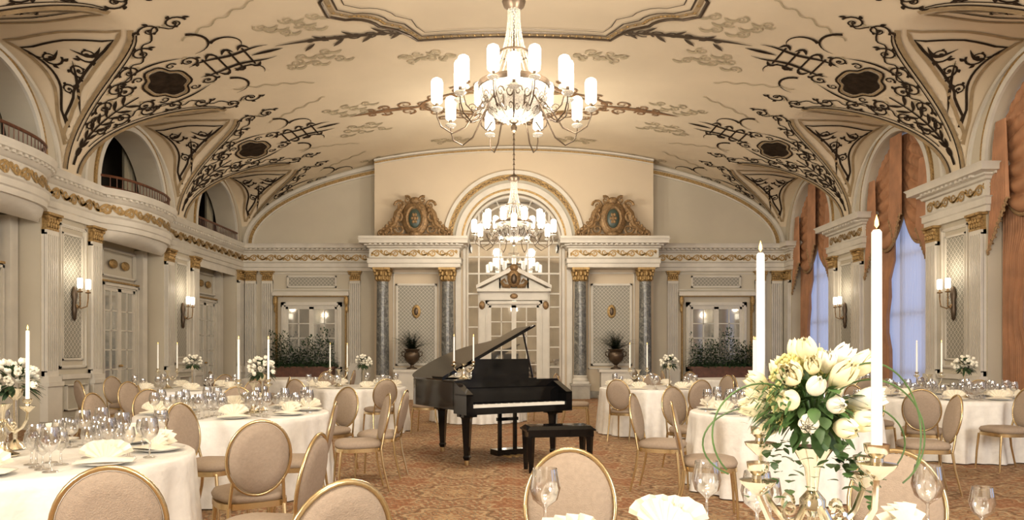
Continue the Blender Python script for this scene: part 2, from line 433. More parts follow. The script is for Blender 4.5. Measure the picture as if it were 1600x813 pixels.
trim(a,m_bronze,'bronze-brown moulded frame on the vault crown'); trim(g,m_tan,'ochre inner band of the ceiling frame'); trim(gd,m_gold,'gilded beading of the ceiling frame')
a,g,ol2=MB(),MB(),MB()
cy=17.9
for k in (1.,.86):
    pts=[(k*1.9*cos(t)*(1+.18*cos(4*t)),cy+k*1.45*sin(t)*(1+.18*cos(4*t))) for t in [2*pi*i/72 for i in range(73)]]
    (a if k==1 else g).rib(pts,.07,mpc)
for sx in (-1,1):
    a.rib(line((sx*2.0,cy),(sx*4.0,cy),10),leafw(.18,10),mpc)
    for sy in (-1,1):
        for (x,y,r) in ((1.3,.9,.24),(.7,1.2,.22),(1.9,.55,.2),(2.6,.25,.2),(.25,1.35,.17),(3.1,.2,.14),(1.0,.75,.16),(1.5,.45,.17),(2.2,.2,.14),(3.45,.14,.1),(.4,1.65,.14),(1.1,1.4,.14),(1.8,1.0,.14)):
            a.rib(spiral(sx*x,cy+sy*y,r,x*3,sx*sy),taper(.06,21),mpc)
    for yy in (15.0,20.9):
        for j in range(8):
            ol2.rib(spiral(sx*(1.3+.13*j),yy+.18*sin(j*2.3),.12,j*1.3,1),taper(.045,21),mpc)
            ol2.rib(line((sx*(1.2+.14*j),yy),(sx*(1.35+.14*j),yy+.25*sin(j*1.7)),6),leafw(.08,6),mpc)
m_ros=M('painted_rosette_russet',(.24,.14,.075),.9,var=.3,scale=6,spec=.05)
trim(a,m_ros,'russet painted rosette above the chandelier'); trim(g,m_gold,'gilded ring of the painted rosette'); trim(ol2,m_olive,'faded painted sprays on the vault crown')
# ------------------------------------------------------------ floor, walls
f=MB(); f.add([(-A-.8,Y0,0),(A+.6,Y0,0),(A+.6,D,0),(-A-.8,D,0)],[(0,1,2,3)])
o=f.obj('floor',m_carpet); o['kind']='structure'; o['label']='rust and tan patterned carpet'; o['category']='carpet'
def inbay(y):
    return abs((y-YC0+BAY/2)%BAY-BAY/2)
RO=1.35; ZS=4.72
def archtop(dy): return ZS+1.38*sqrt(max(0,1-(dy/RO)**2))
def wall(sd):
    w=MB(); F=FR if sd>0 else FL
    yy=set(ys)
    for k in range(-4,3):
        yc=YC0+BAY*k
        for i in range(33): yy.add(round(yc+RO*sin(-pi/2+pi*i/32),5))
    yy=sorted(y for y in yy if Y0<=y<=D)
    for i in range(len(yy)-1):
        p,q=yy[i],yy[i+1]; mid=(p+q)/2; hp,hq=ceil_z(A,p)+.02,ceil_z(A,q)+.02
        dm=inbay(mid)
        if dm>RO: w.add([F(p,0,0),F(q,0,0),F(q,hq,0),F(p,hp,0)],[(0,1,2,3)])
        else:
            tp,tq=archtop(inbay(p)),archtop(inbay(q))
            w.add([F(p,tp,0),F(q,tq,0),F(q,max(hq,tq),0),F(p,max(hp,tp),0)],[(0,1,2,3)])
            w.add([F(p,tp,0),F(q,tq,0),F(q,tq,-.55),F(p,tp,-.55)],[(0,1,2,3)])
            if sd<0: w.add([F(p,3.75,0),F(q,3.75,0),F(q,4.6,0),F(p,4.6,0)],[(0,1,2,3)])
        w.add([F(p,hp-.02,-.015),F(q,hq-.02,-.015),F(q,7.2,-.015),F(p,7.2,-.015)],[(0,1,2,3)])  # hidden strip outside the vault, added to keep world light from leaking in
    for k in range(-4,2):
        yc=YC0+BAY*k
        for e in (-1,1):
            y=yc+e*RO; w.add([F(y,0,0),F(y,0,-.55),F(y,ZS,-.55),F(y,ZS,0)],[(0,1,2,3)])
        if sd<0:
            w.add([F(yc-RO,3.75,0),F(yc+RO,3.75,0),F(yc+RO,3.75,-.7),F(yc-RO,3.75,-.7)],[(0,1,2,3)])
    if sd<0:
        w.add([F(Y0,0,-.56),F(D,0,-.56),F(D,4.6,-.56),F(Y0,4.6,-.56)],[(0,1,2,3)])
    o=w.obj('wall_left' if sd<0 else 'wall_right',m_wall,sharp=30); o['kind']='structure'; o['category']='wall'
    o['label']='cream side wall with piers and tall arched openings'
wall(-1); wall(1)
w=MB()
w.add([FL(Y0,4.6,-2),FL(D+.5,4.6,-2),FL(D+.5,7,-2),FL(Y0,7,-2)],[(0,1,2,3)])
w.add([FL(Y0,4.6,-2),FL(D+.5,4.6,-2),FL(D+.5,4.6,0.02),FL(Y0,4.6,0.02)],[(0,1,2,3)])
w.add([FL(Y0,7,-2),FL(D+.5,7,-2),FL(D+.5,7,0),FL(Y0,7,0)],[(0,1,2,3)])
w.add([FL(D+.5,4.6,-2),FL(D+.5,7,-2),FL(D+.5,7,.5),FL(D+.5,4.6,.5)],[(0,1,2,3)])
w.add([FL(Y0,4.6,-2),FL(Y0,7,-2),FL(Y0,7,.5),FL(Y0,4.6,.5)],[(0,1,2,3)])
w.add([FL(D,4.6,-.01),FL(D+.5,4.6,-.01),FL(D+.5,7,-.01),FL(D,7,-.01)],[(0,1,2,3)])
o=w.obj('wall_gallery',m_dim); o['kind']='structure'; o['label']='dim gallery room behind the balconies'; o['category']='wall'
w=MB(); xs=[A*cos(pi*i/80) for i in range(81)]
w.grid([[(x,D,0),(x,D,ceil_z(x,D)+.02)] for x in xs])
o=w.obj('wall_back',m_wall); o['kind']='structure'; o['label']='cream end wall under the vault'; o['category']='wall'
w=MB(); w.add([(-A-1,Y0,0),(A+1,Y0,0),(A+1,Y0,8),(-A-1,Y0,8)],[(0,1,2,3)])
o=w.obj('wall_front',m_wall); o['kind']='structure'; o['label']='cream wall at the near end of the room'; o['category']='wall'
GR=1.42; ZC=4.62
w=MB(); xs=sorted(set([-4.12,-1.5*1.0,4.12,1.5]+[GR*sin(-pi/2+pi*i/40) for i in range(41)]+[-4.12+.2*i for i in range(42)]))
xs=[x for x in xs if abs(x)<=4.12]
for p,q in zip(xs[:-1],xs[1:]):
    m=(p+q)/2
    lo=lambda x: (ZC+sqrt(max(0,GR*GR-x*x))) if abs(m)<GR else 0
    w.add([(p,DC,lo(p)),(q,DC,lo(q)),(q,DC,main_z(q)+.02),(p,DC,main_z(p)+.02)],[(0,1,2,3)])
for sx in (-1,1):
    w.add([(sx*4.12,DC,0),(sx*4.12,D,0),(sx*4.12,D,7.3),(sx*4.12,DC,7.3)],[(0,1,2,3)])
    w.add([(sx*GR,DC,0),(sx*GR,D,0),(sx*GR,D,ZC),(sx*GR,DC,ZC)],[(0,1,2,3)])
w.grid([[(GR*cos(t),DC,ZC+GR*sin(t)),(GR*cos(t),D,ZC+GR*sin(t))] for t in [pi*i/40 for i in range(41)]])
o=w.obj('wall_center',m_cream); o['kind']='structure'; o['label']='projecting cream centre wall with tall arched niche'; o['category']='wall'
# ------------------------------------------------------------ ornament helpers
def vine(mb,mp,L,Hh,p=None,w=None):
    p=p or Hh*1.05; n=max(1,int(L/p)); p=L/n; w=w or Hh*.13
    mb.rib([(L*i/(n*8),Hh/2+Hh*.30*sin(pi*i/8)) for i in range(n*8+1)],w*.7,mp)
    for i in range(n):
        s=1 if i%2 else -1
        mb.rib(spiral(p*(i+.5),Hh/2-s*-.06*Hh,Hh*.36,pi if i%2 else 0,s,1.3,12),taper(w,13),mp)
        mb.rib(line((p*(i+.9),Hh*.5),(p*(i+1.1),Hh*(.5+.38*s)),5),leafw(w*1.5,5),mp)
ENT=[(0,3.8),(.07,3.8),(.07,3.9),(.10,3.92),(.10,4.03),(.13,4.06),(.05,4.08),(.05,4.34),(.10,4.36),(.12,4.40),(.17,4.42),(.17,4.45),(.30,4.47),(.30,4.55),(.34,4.6),(0,4.6)]
ENTL=[(0,3.8),(.06,3.8),(.06,3.9),(.09,3.92),(.09,4.03),(.12,4.06),(.05,4.08),(.05,4.34),(.09,4.36),(.11,4.40),(.13,4.42),(.13,4.45),(.19,4.47),(.19,4.53),(.21,4.57),(.21,4.6),(0,4.6)]
def entab(mb,gm,pts,ent=ENT,vw=.05):
    N=len(pts); nr=[]
    for i in range(N):
        def nn(a,b):
            dx,dy=b[0]-a[0],b[1]-a[1]; l=sqrt(dx*dx+dy*dy) or 1; return (-dy/l,dx/l)
        a=nn(pts[i-1],pts[i]) if i else nn(pts[0],pts[1]); b=nn(pts[i],pts[i+1]) if i<N-1 else a
        m=(a[0]+b[0],a[1]+b[1]); q=m[0]*m[0]+m[1]*m[1]; k=2/max(q,.3); nr.append((m[0]*k,m[1]*k))
    mb.sweep(pts,ent,lambda i,o,z:(pts[i][0]+nr[i][0]*o,pts[i][1]+nr[i][1]*o,z))
    cum=[0]
    for i in range(N-1): cum.append(cum[-1]+sqrt((pts[i+1][0]-pts[i][0])**2+(pts[i+1][1]-pts[i][1])**2))
    def at(s):
        s=max(0,min(s,cum[-1]-1e-6))
        for i in range(N-1):
            if s<=cum[i+1]:
                t=(s-cum[i])/max(1e-9,cum[i+1]-cum[i]); dx,dy=pts[i+1][0]-pts[i][0],pts[i+1][1]-pts[i][1]; l=sqrt(dx*dx+dy*dy) or 1
                return pts[i][0]+dx*t,pts[i][1]+dy*t,-dy/l,dx/l
    if gm is not None:
        L=cum[-1]
        def mp(u,v):
            x,y,nx,ny=at(u); return (x+nx*.062,y+ny*.062,4.09+v)
        if L>.3: vine(gm,mp,L,.24,w=vw)
        o_=.13 if ent is ENTL else .16; o2=.17 if ent is ENTL else .24
        n=int(L/.14)
        for i in range(n):
            x,y,nx,ny=at((i+.5)*L/n)
            tx,ty=ny*.035,-nx*.035
            mb.add([(x+nx*o+tx*s,y+ny*o+ty*s,z) for o in (o_,o2) for s in (-1,1) for z in (4.42,4.475)],[(0,1,3,2),(4,6,7,5),(0,4,5,1),(2,3,7,6),(0,2,6,4),(1,5,7,3)])
def capital(mb,F,u,w,z0,z1,n0):
    h=z1-z0; back=F is FB or F is FC
    mb.fb(F,u-w*.5,u+w*.5,z0,z0+h*.12,0,n0+.02)
    mb.fb(F,u-w*.46,u+w*.46,z0+h*.1,z0+h*.85,0,n0)
    mb.fb(F,u-w*.64,u+w*.64,z0+h*.86,z1,0,n0+.07)
    for j in range(5):
        uu=u-w*.42+w*.21*j; 
        for zz,r in ((z0+h*.3,h*.17),(z0+h*.55,h*.15)):
            c=F(uu+(w*.1 if zz>z0+h*.4 and j<4 else 0),zz,n0+.01); mb.ell(c,(w*.1 if back else .035,.035 if back else w*.1,r),6,4)
    for e in (-1,1):
        c=F(u+e*w*.5,z0+h*.74,n0+.02); mb.ell(c,(h*.13 if back else .05,.05 if back else h*.13,h*.13),8,6)
def pilaster(tm,gm,F,u,w,z0=.0,z1=3.8,n=.09):
    tm.fb(F,u-w*.62,u+w*.62,z0,.75,0,n+.05); tm.fb(F,u-w*.66,u+w*.66,.75,.83,0,n+.08); tm.fb(F,u-w*.58,u+w*.58,.83,.93,0,n+.05)
    tm.fb(F,u-w*.5,u+w*.5,.93,3.5,0,n-.035)
    k=6
    for i in range(k):
        a=u-w*.5+(w*.86/(k-1))*i
        tm.fb(F,a,a+w*.14*.7,1.0,3.45,n-.04,n+.012)
    tm.fb(F,u-w*.5,u+w*.5,.93,1.02,0,n+.01); tm.fb(F,u-w*.5,u+w*.5,3.42,3.5,0,n+.01)
    capital(gm,F,u,w,3.5,z1,n)
def frame(mb,F,u0,u1,z0,z1,w,n):
    mb.fb(F,u0,u1,z0,z0+w,0,n); mb.fb(F,u0,u1,z1-w,z1,0,n); mb.fb(F,u0,u0+w,z0,z1,0,n); mb.fb(F,u1-w,u1,z0,z1,0,n)
    w2=w*.4
    mb.fb(F,u0+w*.3,u1-w*.3,z0+w*.3,z0+w*.3+w2,0,n*1.5); mb.fb(F,u0+w*.3,u1-w*.3,z1-w*.3-w2,z1-w*.3,0,n*1.5)
    mb.fb(F,u0+w*.3,u0+w*.3+w2,z0+w*.3,z1-w*.3,0,n*1.5); mb.fb(F,u1-w*.3-w2,u1-w*.3,z0+w*.3,z1-w*.3,0,n*1.5)
def archband(mb,F,uc,zc,r0,r1,n0,n1,zb=None,ry=None,k=40):
    pts=[]
    ry=ry or 1.
    if zb is not None: pts.append((r1,zb-zc,r0,zb-zc))
    for i in range(k+1):
        t=pi*i/k; pts.append((r1*cos(t),r1*sin(t)*ry,r0*cos(t),r0*sin(t)*ry))
    if zb is not None: pts.append((-r1,zb-zc,-r0,zb-zc))
    mb.grid([[F(uc+a,zc+b,n0),F(uc+a,zc+b,n1),F(uc+c,zc+d,n1),F(uc+c,zc+d,n0)] for a,b,c,d in pts])
BUL=.42
def bow(t): return BUL*(max(0,1-abs(t)**2.4))**.7
# ------------------------------------------------------------ side walls dressing
for sd,F in ((-1,FL),(1,FR)):
    tm,gm,pm,lm,wm=MB(),MB(),MB(),MB(),MB()
    for yp in (4.7,9.2,13.7,18.2):
        for e in (-1,1): pilaster(tm,gm,F,yp+e*.70,.33)
        frame(tm,F,yp-.42,yp+.42,1.05,3.7,.06,.04)
        lm.fb(F,yp-.3,yp+.3,1.25,3.5,0,.02); frame(tm,F,yp-.32,yp+.32,1.2,3.55,.04,.03)
        pm.fb(F,yp-.44,yp+.44,0,.9,0,.07); tm.fb(F,yp-.44,yp+.44,.86,.95,0,.11); wm.fb(F,yp-.44,yp+.44,0,.16,.0,.10)
        for e in (-1,1): wm.fb(F,yp+e*.7-.22,yp+e*.7+.22,0,.14,0,.16)
        frame(tm,F,yp-.34,yp+.34,.28,.76,.03,.09)
    pilaster(tm,gm,F,22.05,.33)
    for yc in (6.95,11.45,15.95,20.45):
        archband(tm,F,yc,ZS,RO,RO+.10,0,.05,ZS-.1,ry=1.38/1.35)
        archband(gm,F,yc,ZS,RO+.10,RO+.17,0,.035,ZS-.1,ry=1.38/1.35)
        if yc<20: archband(tm,F,yc,S,W-.13,W-.06,0,.05,None,ry=1.73/1.93)
    if sd>0:
        for yp in (4.7,9.2,13.7,18.2,22.7):
            if yp<20: P=[(A+.5,yp-.9),(A,yp-.9),(A,yp+.9),(A+.5,yp+.9)]
            else: P=[(A+.5,21.8),(A,21.8),(A,D)]
            entab(tm,gm,P)
    else:
        P=[(-A,D)]
        for yc in (15.95,11.45,6.95):
            P.append((-A,min(D-.01,yc+1.4)) )
            for i in range(1,24):
                t=-1+2*i/24; P.append((-A+bow(t),yc-1.35*t))
            P.append((-A,yc-1.4))
        P.append((-A,3.5))
        entab(tm,gm,P,ENTL,.07)
    trim(tm,m_trim,'off-white fluted pilasters, mouldings and entablature'); trim(gm,m_gold,'gilded capitals and scroll frieze')
    trim(pm,m_panel,'painted dado panels'); trim(lm,m_lat,'lattice-patterned wall panels'); 
    wm_o=trim(wm,m_wains,'stone skirting',name='baseboard_left' if sd<0 else 'baseboard_right'); wm_o['category']='baseboard'
def balcony(yc,B):
    root=empty('balcony','bow-fronted white and gilt balcony with dark wood handrail','balcony',(-A,yc,3.6),group='bowed gallery balconies')
    b=MB(); pts=[]
    for i in range(0,25):
        t=-1+2*i/24; pts.append((bow(t)*B,1.35*t))
    b.grid([[(0.0,y,.0) ,(x*.35,y*.97,.02),(x*.8,y,.1),(x,y,.19),(x,y,.22)] for x,y in pts]); b.grid([[(0,y,1.01),(x+.02,y,1.01)] for x,y in pts])
    b.obj('balcony_floor',m_trim,root)
    r=MB(); r.tube([(x+.04,y,1.27) for x,y in pts],.028,6)
    r.tube([(x+.04,y,1.05) for x,y in pts],.018,5)
    for i in range(0,25): x,y=pts[i]; r.tube([(x+.04,y,1.01),(x+.04,y,1.27)],.010,4)
    r.obj('handrail',m_wood,root)
for yc,B in ((20.45,.02),(15.95,1),(11.45,1)): balcony(yc,B)
for yc in (20.45,15.95,11.45):
    for e in (-1,1):
        m=MB(); m.grid([[(-A-.7+.05*sin(i*1.9),yc+e*(1.35-.5*i/14*(1 if z<5.3 else 1)),z) for z in (4.61,5.3,6.2)] for i in range(15)])
        o=m.obj('gallery_curtain',m_drape); o['label']='cream drape hanging in the gallery arch'; o['category']='curtain'; o['group']='gallery drapes'
# ------------------------------------------------------------ french doors
DN=[0]
def french(F,uc,w,z0,z1,n,leaves=2,cols=2,rows=5,frame_w=.12,label='off-white glazed french door',pane=None,cat='door'):
    DN[0]+=1
    root=MB(); frame(root,F,uc-w/2-frame_w,uc+w/2+frame_w,z0-frame_w*.6,z1+frame_w,frame_w,n+.06)
    o=root.obj('door_%d'%DN[0] if cat=='door' else 'window_%d'%DN[0],m_trim); o['kind']='structure'; o['label']=label; o['category']=cat
    lw=w/leaves
    for i in range(leaves):
        u0=uc-w/2+i*lw; m=MB(); st=.07
        zb=z0+.05+(.5 if cat=='door' else 0)
        m.fb(F,u0,u0+st,z0,z1,0.0,n+.04); m.fb(F,u0+lw-st,u0+lw,z0,z1,0,n+.04); m.fb(F,u0,u0+lw,z1-st,z1,0,n+.04); m.fb(F,u0,u0+lw,z0,zb,0,n+.04)
        for c in range(1,cols): uu=u0+st+(lw-2*st)*c/cols; m.fb(F,uu-.015,uu+.015,zb,z1-st,0,n+.035)
        for r in range(1,rows): zz=zb+(z1-st-zb)*r/rows; m.fb(F,u0+st,u0+lw-st,zz-.015,zz+.015,0,n+.035)
        lf=m.obj('door_leaf' if cat=='door' else 'sash',m_trim,o)
        g=MB(); g.fb(F,u0+st,u0+lw-st,zb,z1-st,n,n+.01); g.obj('glass_panes',pane or m_pane,lf)
        if cat=='door':
            h=MB(); c=F(u0+(lw-st/2 if i==0 else st/2),1.05,n+.07); h.ell(c,(.03,.03,.03),8,6); h.obj('door_knob',m_gold,lf)
    return o
FLr=lambda u,z,n: FL(u,z,n-.55)
for yc in (15.95,11.45,20.45):
    french(FLr,yc+.35,1.3,.0,2.75,.02)
    t,g,l=MB(),MB(),MB()
    frame(t,FLr,yc-.35,yc+1.05,2.98,3.6,.05,.05)
    for u in (yc+1.2,): t.fb(FLr,u-.1,u+.1,0,3.7,0,.2)
    frame(t,FLr,yc-1.25,yc-.5,.9,3.5,.06,.04); frame(t,FLr,yc-1.25,yc-.5,.2,.75,.05,.04)
    g.fb(FLr,yc-.5,yc+1.2,2.86,2.9,0,.12)
    for e in (-1,1): g.ell(FLr(yc+.35+e*.25,3.28,.06),(.04,.18,.1),8,6)
    trim(t,m_trim,'panelled surround of the recessed door'); trim(g,m_gold,'gilt overdoor rosette')
# ------------------------------------------------------------ back wall
tm,gm,lm,pm,wm,dkm=MB(),MB(),MB(),MB(),MB(),MB()
for sx in (-1,1):
    if sx>0: P=[(A,D),(4.12,D)]
    else: P=[(-4.12,D),(-A,D)]
    entab(tm,gm,P)
    for u in (7.95,7.45,4.8): pilaster(tm,gm,FB,sx*u,.32)
    uc=sx*6.12
    wn=french(FB,uc,1.55,.85,2.72,.02,2,2,4,.14,'off-white sash window with small reflective panes',cat='window')
    frame(gm,FB,uc-1.06,uc+1.06,.5,3.05,.03,.12)
    tm.fb(FB,uc-1.15,uc+1.15,3.05,3.16,0,.18)
    for e in (-1,1): gm.ell(FB(uc+e*1.07,2.9,.14),(.07,.06,.17),8,6); gm.ell(FB(uc+e*1.07,2.65,.12),(.05,.04,.12),8,6)
    frame(tm,FB,uc-.75,uc+.75,3.3,3.66,.05,.04); lm.fb(FB,uc-.7,uc+.7,3.35,3.61,0,.02)
    frame(tm,FB,uc-1.2,uc+1.2,3.22,3.74,.03,.03)
    wm.fb(FB,min(sx*A,sx*4.12),max(sx*A,sx*4.12),0,.2,0,.16)
    u0,u1=sx*2.34,sx*3.42; u0,u1=min(u0,u1),max(u0,u1)
    lm.fb(FC,u0+.0,u1,1.02,3.3,0,.02); frame(tm,FC,u0-.07,u1+.07,.95,3.37,.07,.05); frame(tm,FC,u0-.15,u1+.15,.85,3.7,.035,.03)
    c=FC((u0+u1)/2,2.55,.04); gm.ell(c,(.13,.03,.2),12,8); dkm.ell((c[0],c[1]-.02,c[2]),(.07,.025,.12),10,6)
    xa,xb=sorted((sx*1.62,sx*4.12))
    P=[(xb,DC),(xb,DC-.5),(xa,DC-.5),(xa,DC)]
    entab(tm,gm,P)
    tm.fb(FC,xa,xb,3.79,3.82,0,.55); tm.fb(FC,xa-.3,xb+.3,4.6,4.66,0,.85)
    wm.fb(FC,xa,xb,0,.2,-.0,.1)
archband(tm,FC,0,ZC,GR,1.50,-.1,.06,0.); archband(gm,FC,0,ZC,1.50,1.56,0,.05,4.6); archband(tm,FC,0,ZC,1.56,1.72,0,.09,0.)
archband(pm,FC,0,ZC,1.72,1.82,0,.03,4.6); archband(gm,FC,0,ZC,1.82,1.97,0,.05,4.6); archband(tm,FC,0,ZC,1.97,2.08,0,.12,4.6)
def mpa(u,v): 
    t=u/1.9; return FC((1.83+v)*cos(t),ZC+(1.83+v)*sin(t),.055)
vine(dkm,mpa,pi*1.9,.13)
for k,(o1,wd,mb,n) in enumerate(((.06,.10,tm,.08),(.2,.14,gm,.03),(.31,.05,tm,.05))):
    pts=[]
    for i in range(61):
        t=pi*i/60; 
        pts.append((((A-o1)*cos(t),S+(R-o1)*sin(t)),((A-o1-wd)*cos(t),S+(R-o1-wd)*sin(t))))
    for seg in ([p for p in pts if p[0][0]>=3.95],[p for p in pts if p[0][0]<=-3.95]):
        mb.grid([[FB(p[0],p[1],0),FB(p[0],p[1],n),FB(q[0],q[1],n),FB(q[0],q[1],0)] for p,q in seg])
    pts=[((x,main_z(x)-o1*.5),(x,main_z(x)-o1*.5-wd*.5)) for x in [-4.12+8.24*i/30 for i in range(31)]]
    mb.grid([[FC(p[0],p[1],0),FC(p[0],p[1],n),FC(q[0],q[1],n),FC(q[0],q[1],0)] for p,q in pts])
trim(tm,m_trim,'off-white end-wall pilasters, entablature and arch mouldings'); trim(gm,m_gold,'gilded end-wall capitals, friezes and arch bands'); trim(lm,m_lat,'lattice panels on the end wall')
trim(pm,m_panel,'painted arch band'); trim(wm,m_wains,'stone skirting of the end wall',name='baseboard_back')['category']='baseboard'; trim(dkm,m_bronze,'dark scroll detail on the arch')
FM=lambda u,z,n:(u,D-.22-n,z)
mr=empty('wall_mirror','tall arched mirror divided by off-white glazing bars','mirror',(0,D-.22,0))
g=MB(); 
g.add([FM(-GR,0,0),FM(GR,0,0),FM(GR,ZC,0)]+[FM(GR*cos(pi*i/40),ZC+GR*sin(pi*i/40),0) for i in range(1,40)]+[FM(-GR,ZC,0)],[tuple(range(42))])
o=g.obj('mirror_glass',m_mirror,mr); o.location=(0,-(D-.22),0)
b=MB()
for u in (-1.05,1.05,-.42,.42):
    zt=ZC+sqrt(GR*GR-u*u); b.fb(FM,u-.025,u+.025,0 if abs(u)>1 else 3.1,min(zt,ZC+.95) if abs(u)<1 else zt,0,.05)
for z in (.9,1.5,2.1,2.7,3.1,3.7,4.2,ZC): 
    if z<3: 
        for e in (-1,1): b.fb(FM,min(e*GR,e*1.02),max(e*GR,e*1.02),z-.02,z+.02,0,.04)
    else: b.fb(FM,-GR,GR,z-.025,z+.025,0,.04)
archband(b,FM,0,ZC,.68,.72,0,.05); archband(b,FM,0,ZC,.28,.31,0,.05); archband(b,FM,0,ZC,1.16,1.2,0,.05); archband(b,FM,0,ZC,1.36,1.43,0,.08,0.)
for i in range(1,8):
    t=pi*i/8; b.tube([FM(.3*cos(t),ZC+.3*sin(t),.02),FM(GR*cos(t),ZC+GR*sin(t),.02)],.02,4)
o=b.obj('glazing_bars',m_trim,mr); o.location=(0,-(D-.22),0)
french(FM,0,1.5,0,2.75,.05,2,2,5,.13,'off-white double french door under a pediment',pane=m_mirror)
t,g,dd=MB(),MB(),MB()
t.fb(FM,-1.02,1.02,2.9,3.15,0,.16); t.fb(FM,-1.1,1.1,3.15,3.24,0,.28)
for e in (-1,1):
    t.add([FM(e*1.12,3.24,0),FM(e*1.12,3.34,0),FM(0,3.92,0),FM(0,3.78,0),FM(e*1.12,3.24,.28),FM(e*1.12,3.34,.28),FM(0,3.92,.28),FM(0,3.78,.28)],[(0,1,2,3),(4,5,6,7),(0,1,5,4),(1,2,6,5),(2,3,7,6),(3,0,4,7)])
    g.tube([FM(e*.1,3.3,.2),FM(e*.3,3.32,.22),FM(e*.38,3.45,.22),FM(e*.28,3.52,.22),FM(e*.22,3.42,.22)],[.06,.07,.05,.04,.02],6)
    t.fb(FM,e*.95-.1,e*.95+.1,0,2.9,0,.12); g.ell(FM(e*.95,2.75,.14),(.09,.05,.13),8,6)
    g.ell(FM(e*.14,3.75,.2),(.13,.06,.13),8,6)
t.add([FM(-1.0,3.24,.05),FM(1.0,3.24,.05),FM(0,3.8,.05)],[(0,1,2)])
g.ell(FM(0,3.55,.24),(.2,.1,.28),10,8); g.ell(FM(0,3.85,.24),(.14,.1,.12),10,8); dd.ell(FM(0,3.52,.31),(.1,.06,.16),10,8); g.ell(FM(0,3.02,.18),(.12,.03,.08),10,6)
trim(t,m_trim,'off-white door pediment and jambs'); trim(g,m_crest,'gilded cartouche on the door pediment'); trim(dd,m_bronze,'dark oval of the cartouche')
# ------------------------------------------------------------ columns
def column(x,first=None):
    if first: return dup(first,(x,DC-.32,0))
    r=empty('column','grey veined marble column with gilded capital','column',(x,DC-.32,0),group='marble columns')
    b=MB(); b.box(-.26,.26,-.26,.26,0,.38); b.box(-.29,.29,-.29,.29,.38,.44); b.obj('pedestal',m_wains,r)
    b=MB(); b.box(-.235,.235,-.235,.235,.44,.5); b.lathe([(.0,.5),(.23,.5),(.24,.54),(.21,.58),(.2,.62),(.215,.65),(.19,.68),(0,.68)],20); b.obj('base',m_trim,r)
    b=MB(); b.lathe([(.0,.66),(.185,.66),(.183,1.5),(.165,3.4),(0,3.4)],24); b.obj('shaft',m_marble,r)
    b=MB(); b.lathe([(.17,3.4),(.19,3.42),(.17,3.44),(.17,3.6),(.22,3.72),(.25,3.74)],20); b.box(-.25,.25,-.25,.25,3.73,3.795)
    for j in range(10):
        for zz,rr,o in ((3.5,.19,0),(3.62,.215,.3)):
            t=2*pi*j/10+o; b.ell((rr*cos(t),rr*sin(t),zz),(.05,.05,.075),6,4)
    for sx in (-1,1):
        for sy in (-1,1): b.ell((sx*.2,sy*.2,3.69),(.055,.055,.055),8,6)
    b.obj('capital',m_gold,r); return r
c0=column(-3.82)
for x in (-1.93,1.93,3.82): column(x,c0)
def crest(x,first=None):
    if first: return dup(first,(x,DC-.35,4.66))
    r=empty('wall_crest','antique gilded carved cartouche crest with small dark oval','crest',(x,DC-.35,4.66),group='gilded crests')
    b=MB()
    b.ell((0,0,.58),(.40,.12,.54),18,10)
    b.ell((0,-.02,1.08),(.18,.12,.12),10,6); b.ell((0,-.05,.12),(.2,.1,.1),10,6)
    for e in (-1,1):
        for (px,pz,rr,a0,dr) in ((.44,.95,.16,0,1),(.50,.60,.14,2,1),(.46,.26,.16,0,-1),(.80,.18,.15,1,1),(.22,1.10,.12,1,1),(.62,.42,.12,3,1),(.98,.12,.1,2,-1)):
            sp=spiral(e*px,pz,rr,a0 if e>0 else pi-a0,dr*e,1.3,14); b.tube([(u,-.05,v) for u,v in sp],taper(.045,15),6)
        b.tube([(e*.33,0,1.0),(e*.52,-.02,.72),(e*.60,0,.42),(e*.85,0,.2),(e*1.10,0,.08)],[.07,.11,.11,.08,.03],6)
        b.tube([(e*.15,-.05,.05),(e*.6,-.05,.06),(e*1.1,-.03,.04)],[.07,.08,.04],6)
        for j in range(8): b.ell((e*(.40+.085*j),-.08,.80-.09*j),(.05,.045,.055),6,4)
    b.tube([(.24*cos(t),-.12,.56+.35*sin(t)) for t in [2*pi*i/28 for i in range(29)]],.045,6)
    b.obj('scroll_frame',m_crest,r)
    s=MB(); s.ell((0,-.11,.56),(.18,.05,.28),16,10); s.obj('shield',m_green,r)
    s=MB()
    for i in range(6): s.ell((.07*cos(i*1.05),-.165,.56+.12*sin(i*1.05)),(.04,.015,.05),6,4)
    s.ell((0,-.165,.56),(.05,.02,.07),8,5)
    s.obj('shield_emblem',m_crest,r); return r
c0=crest(-2.87); crest(2.87,c0)
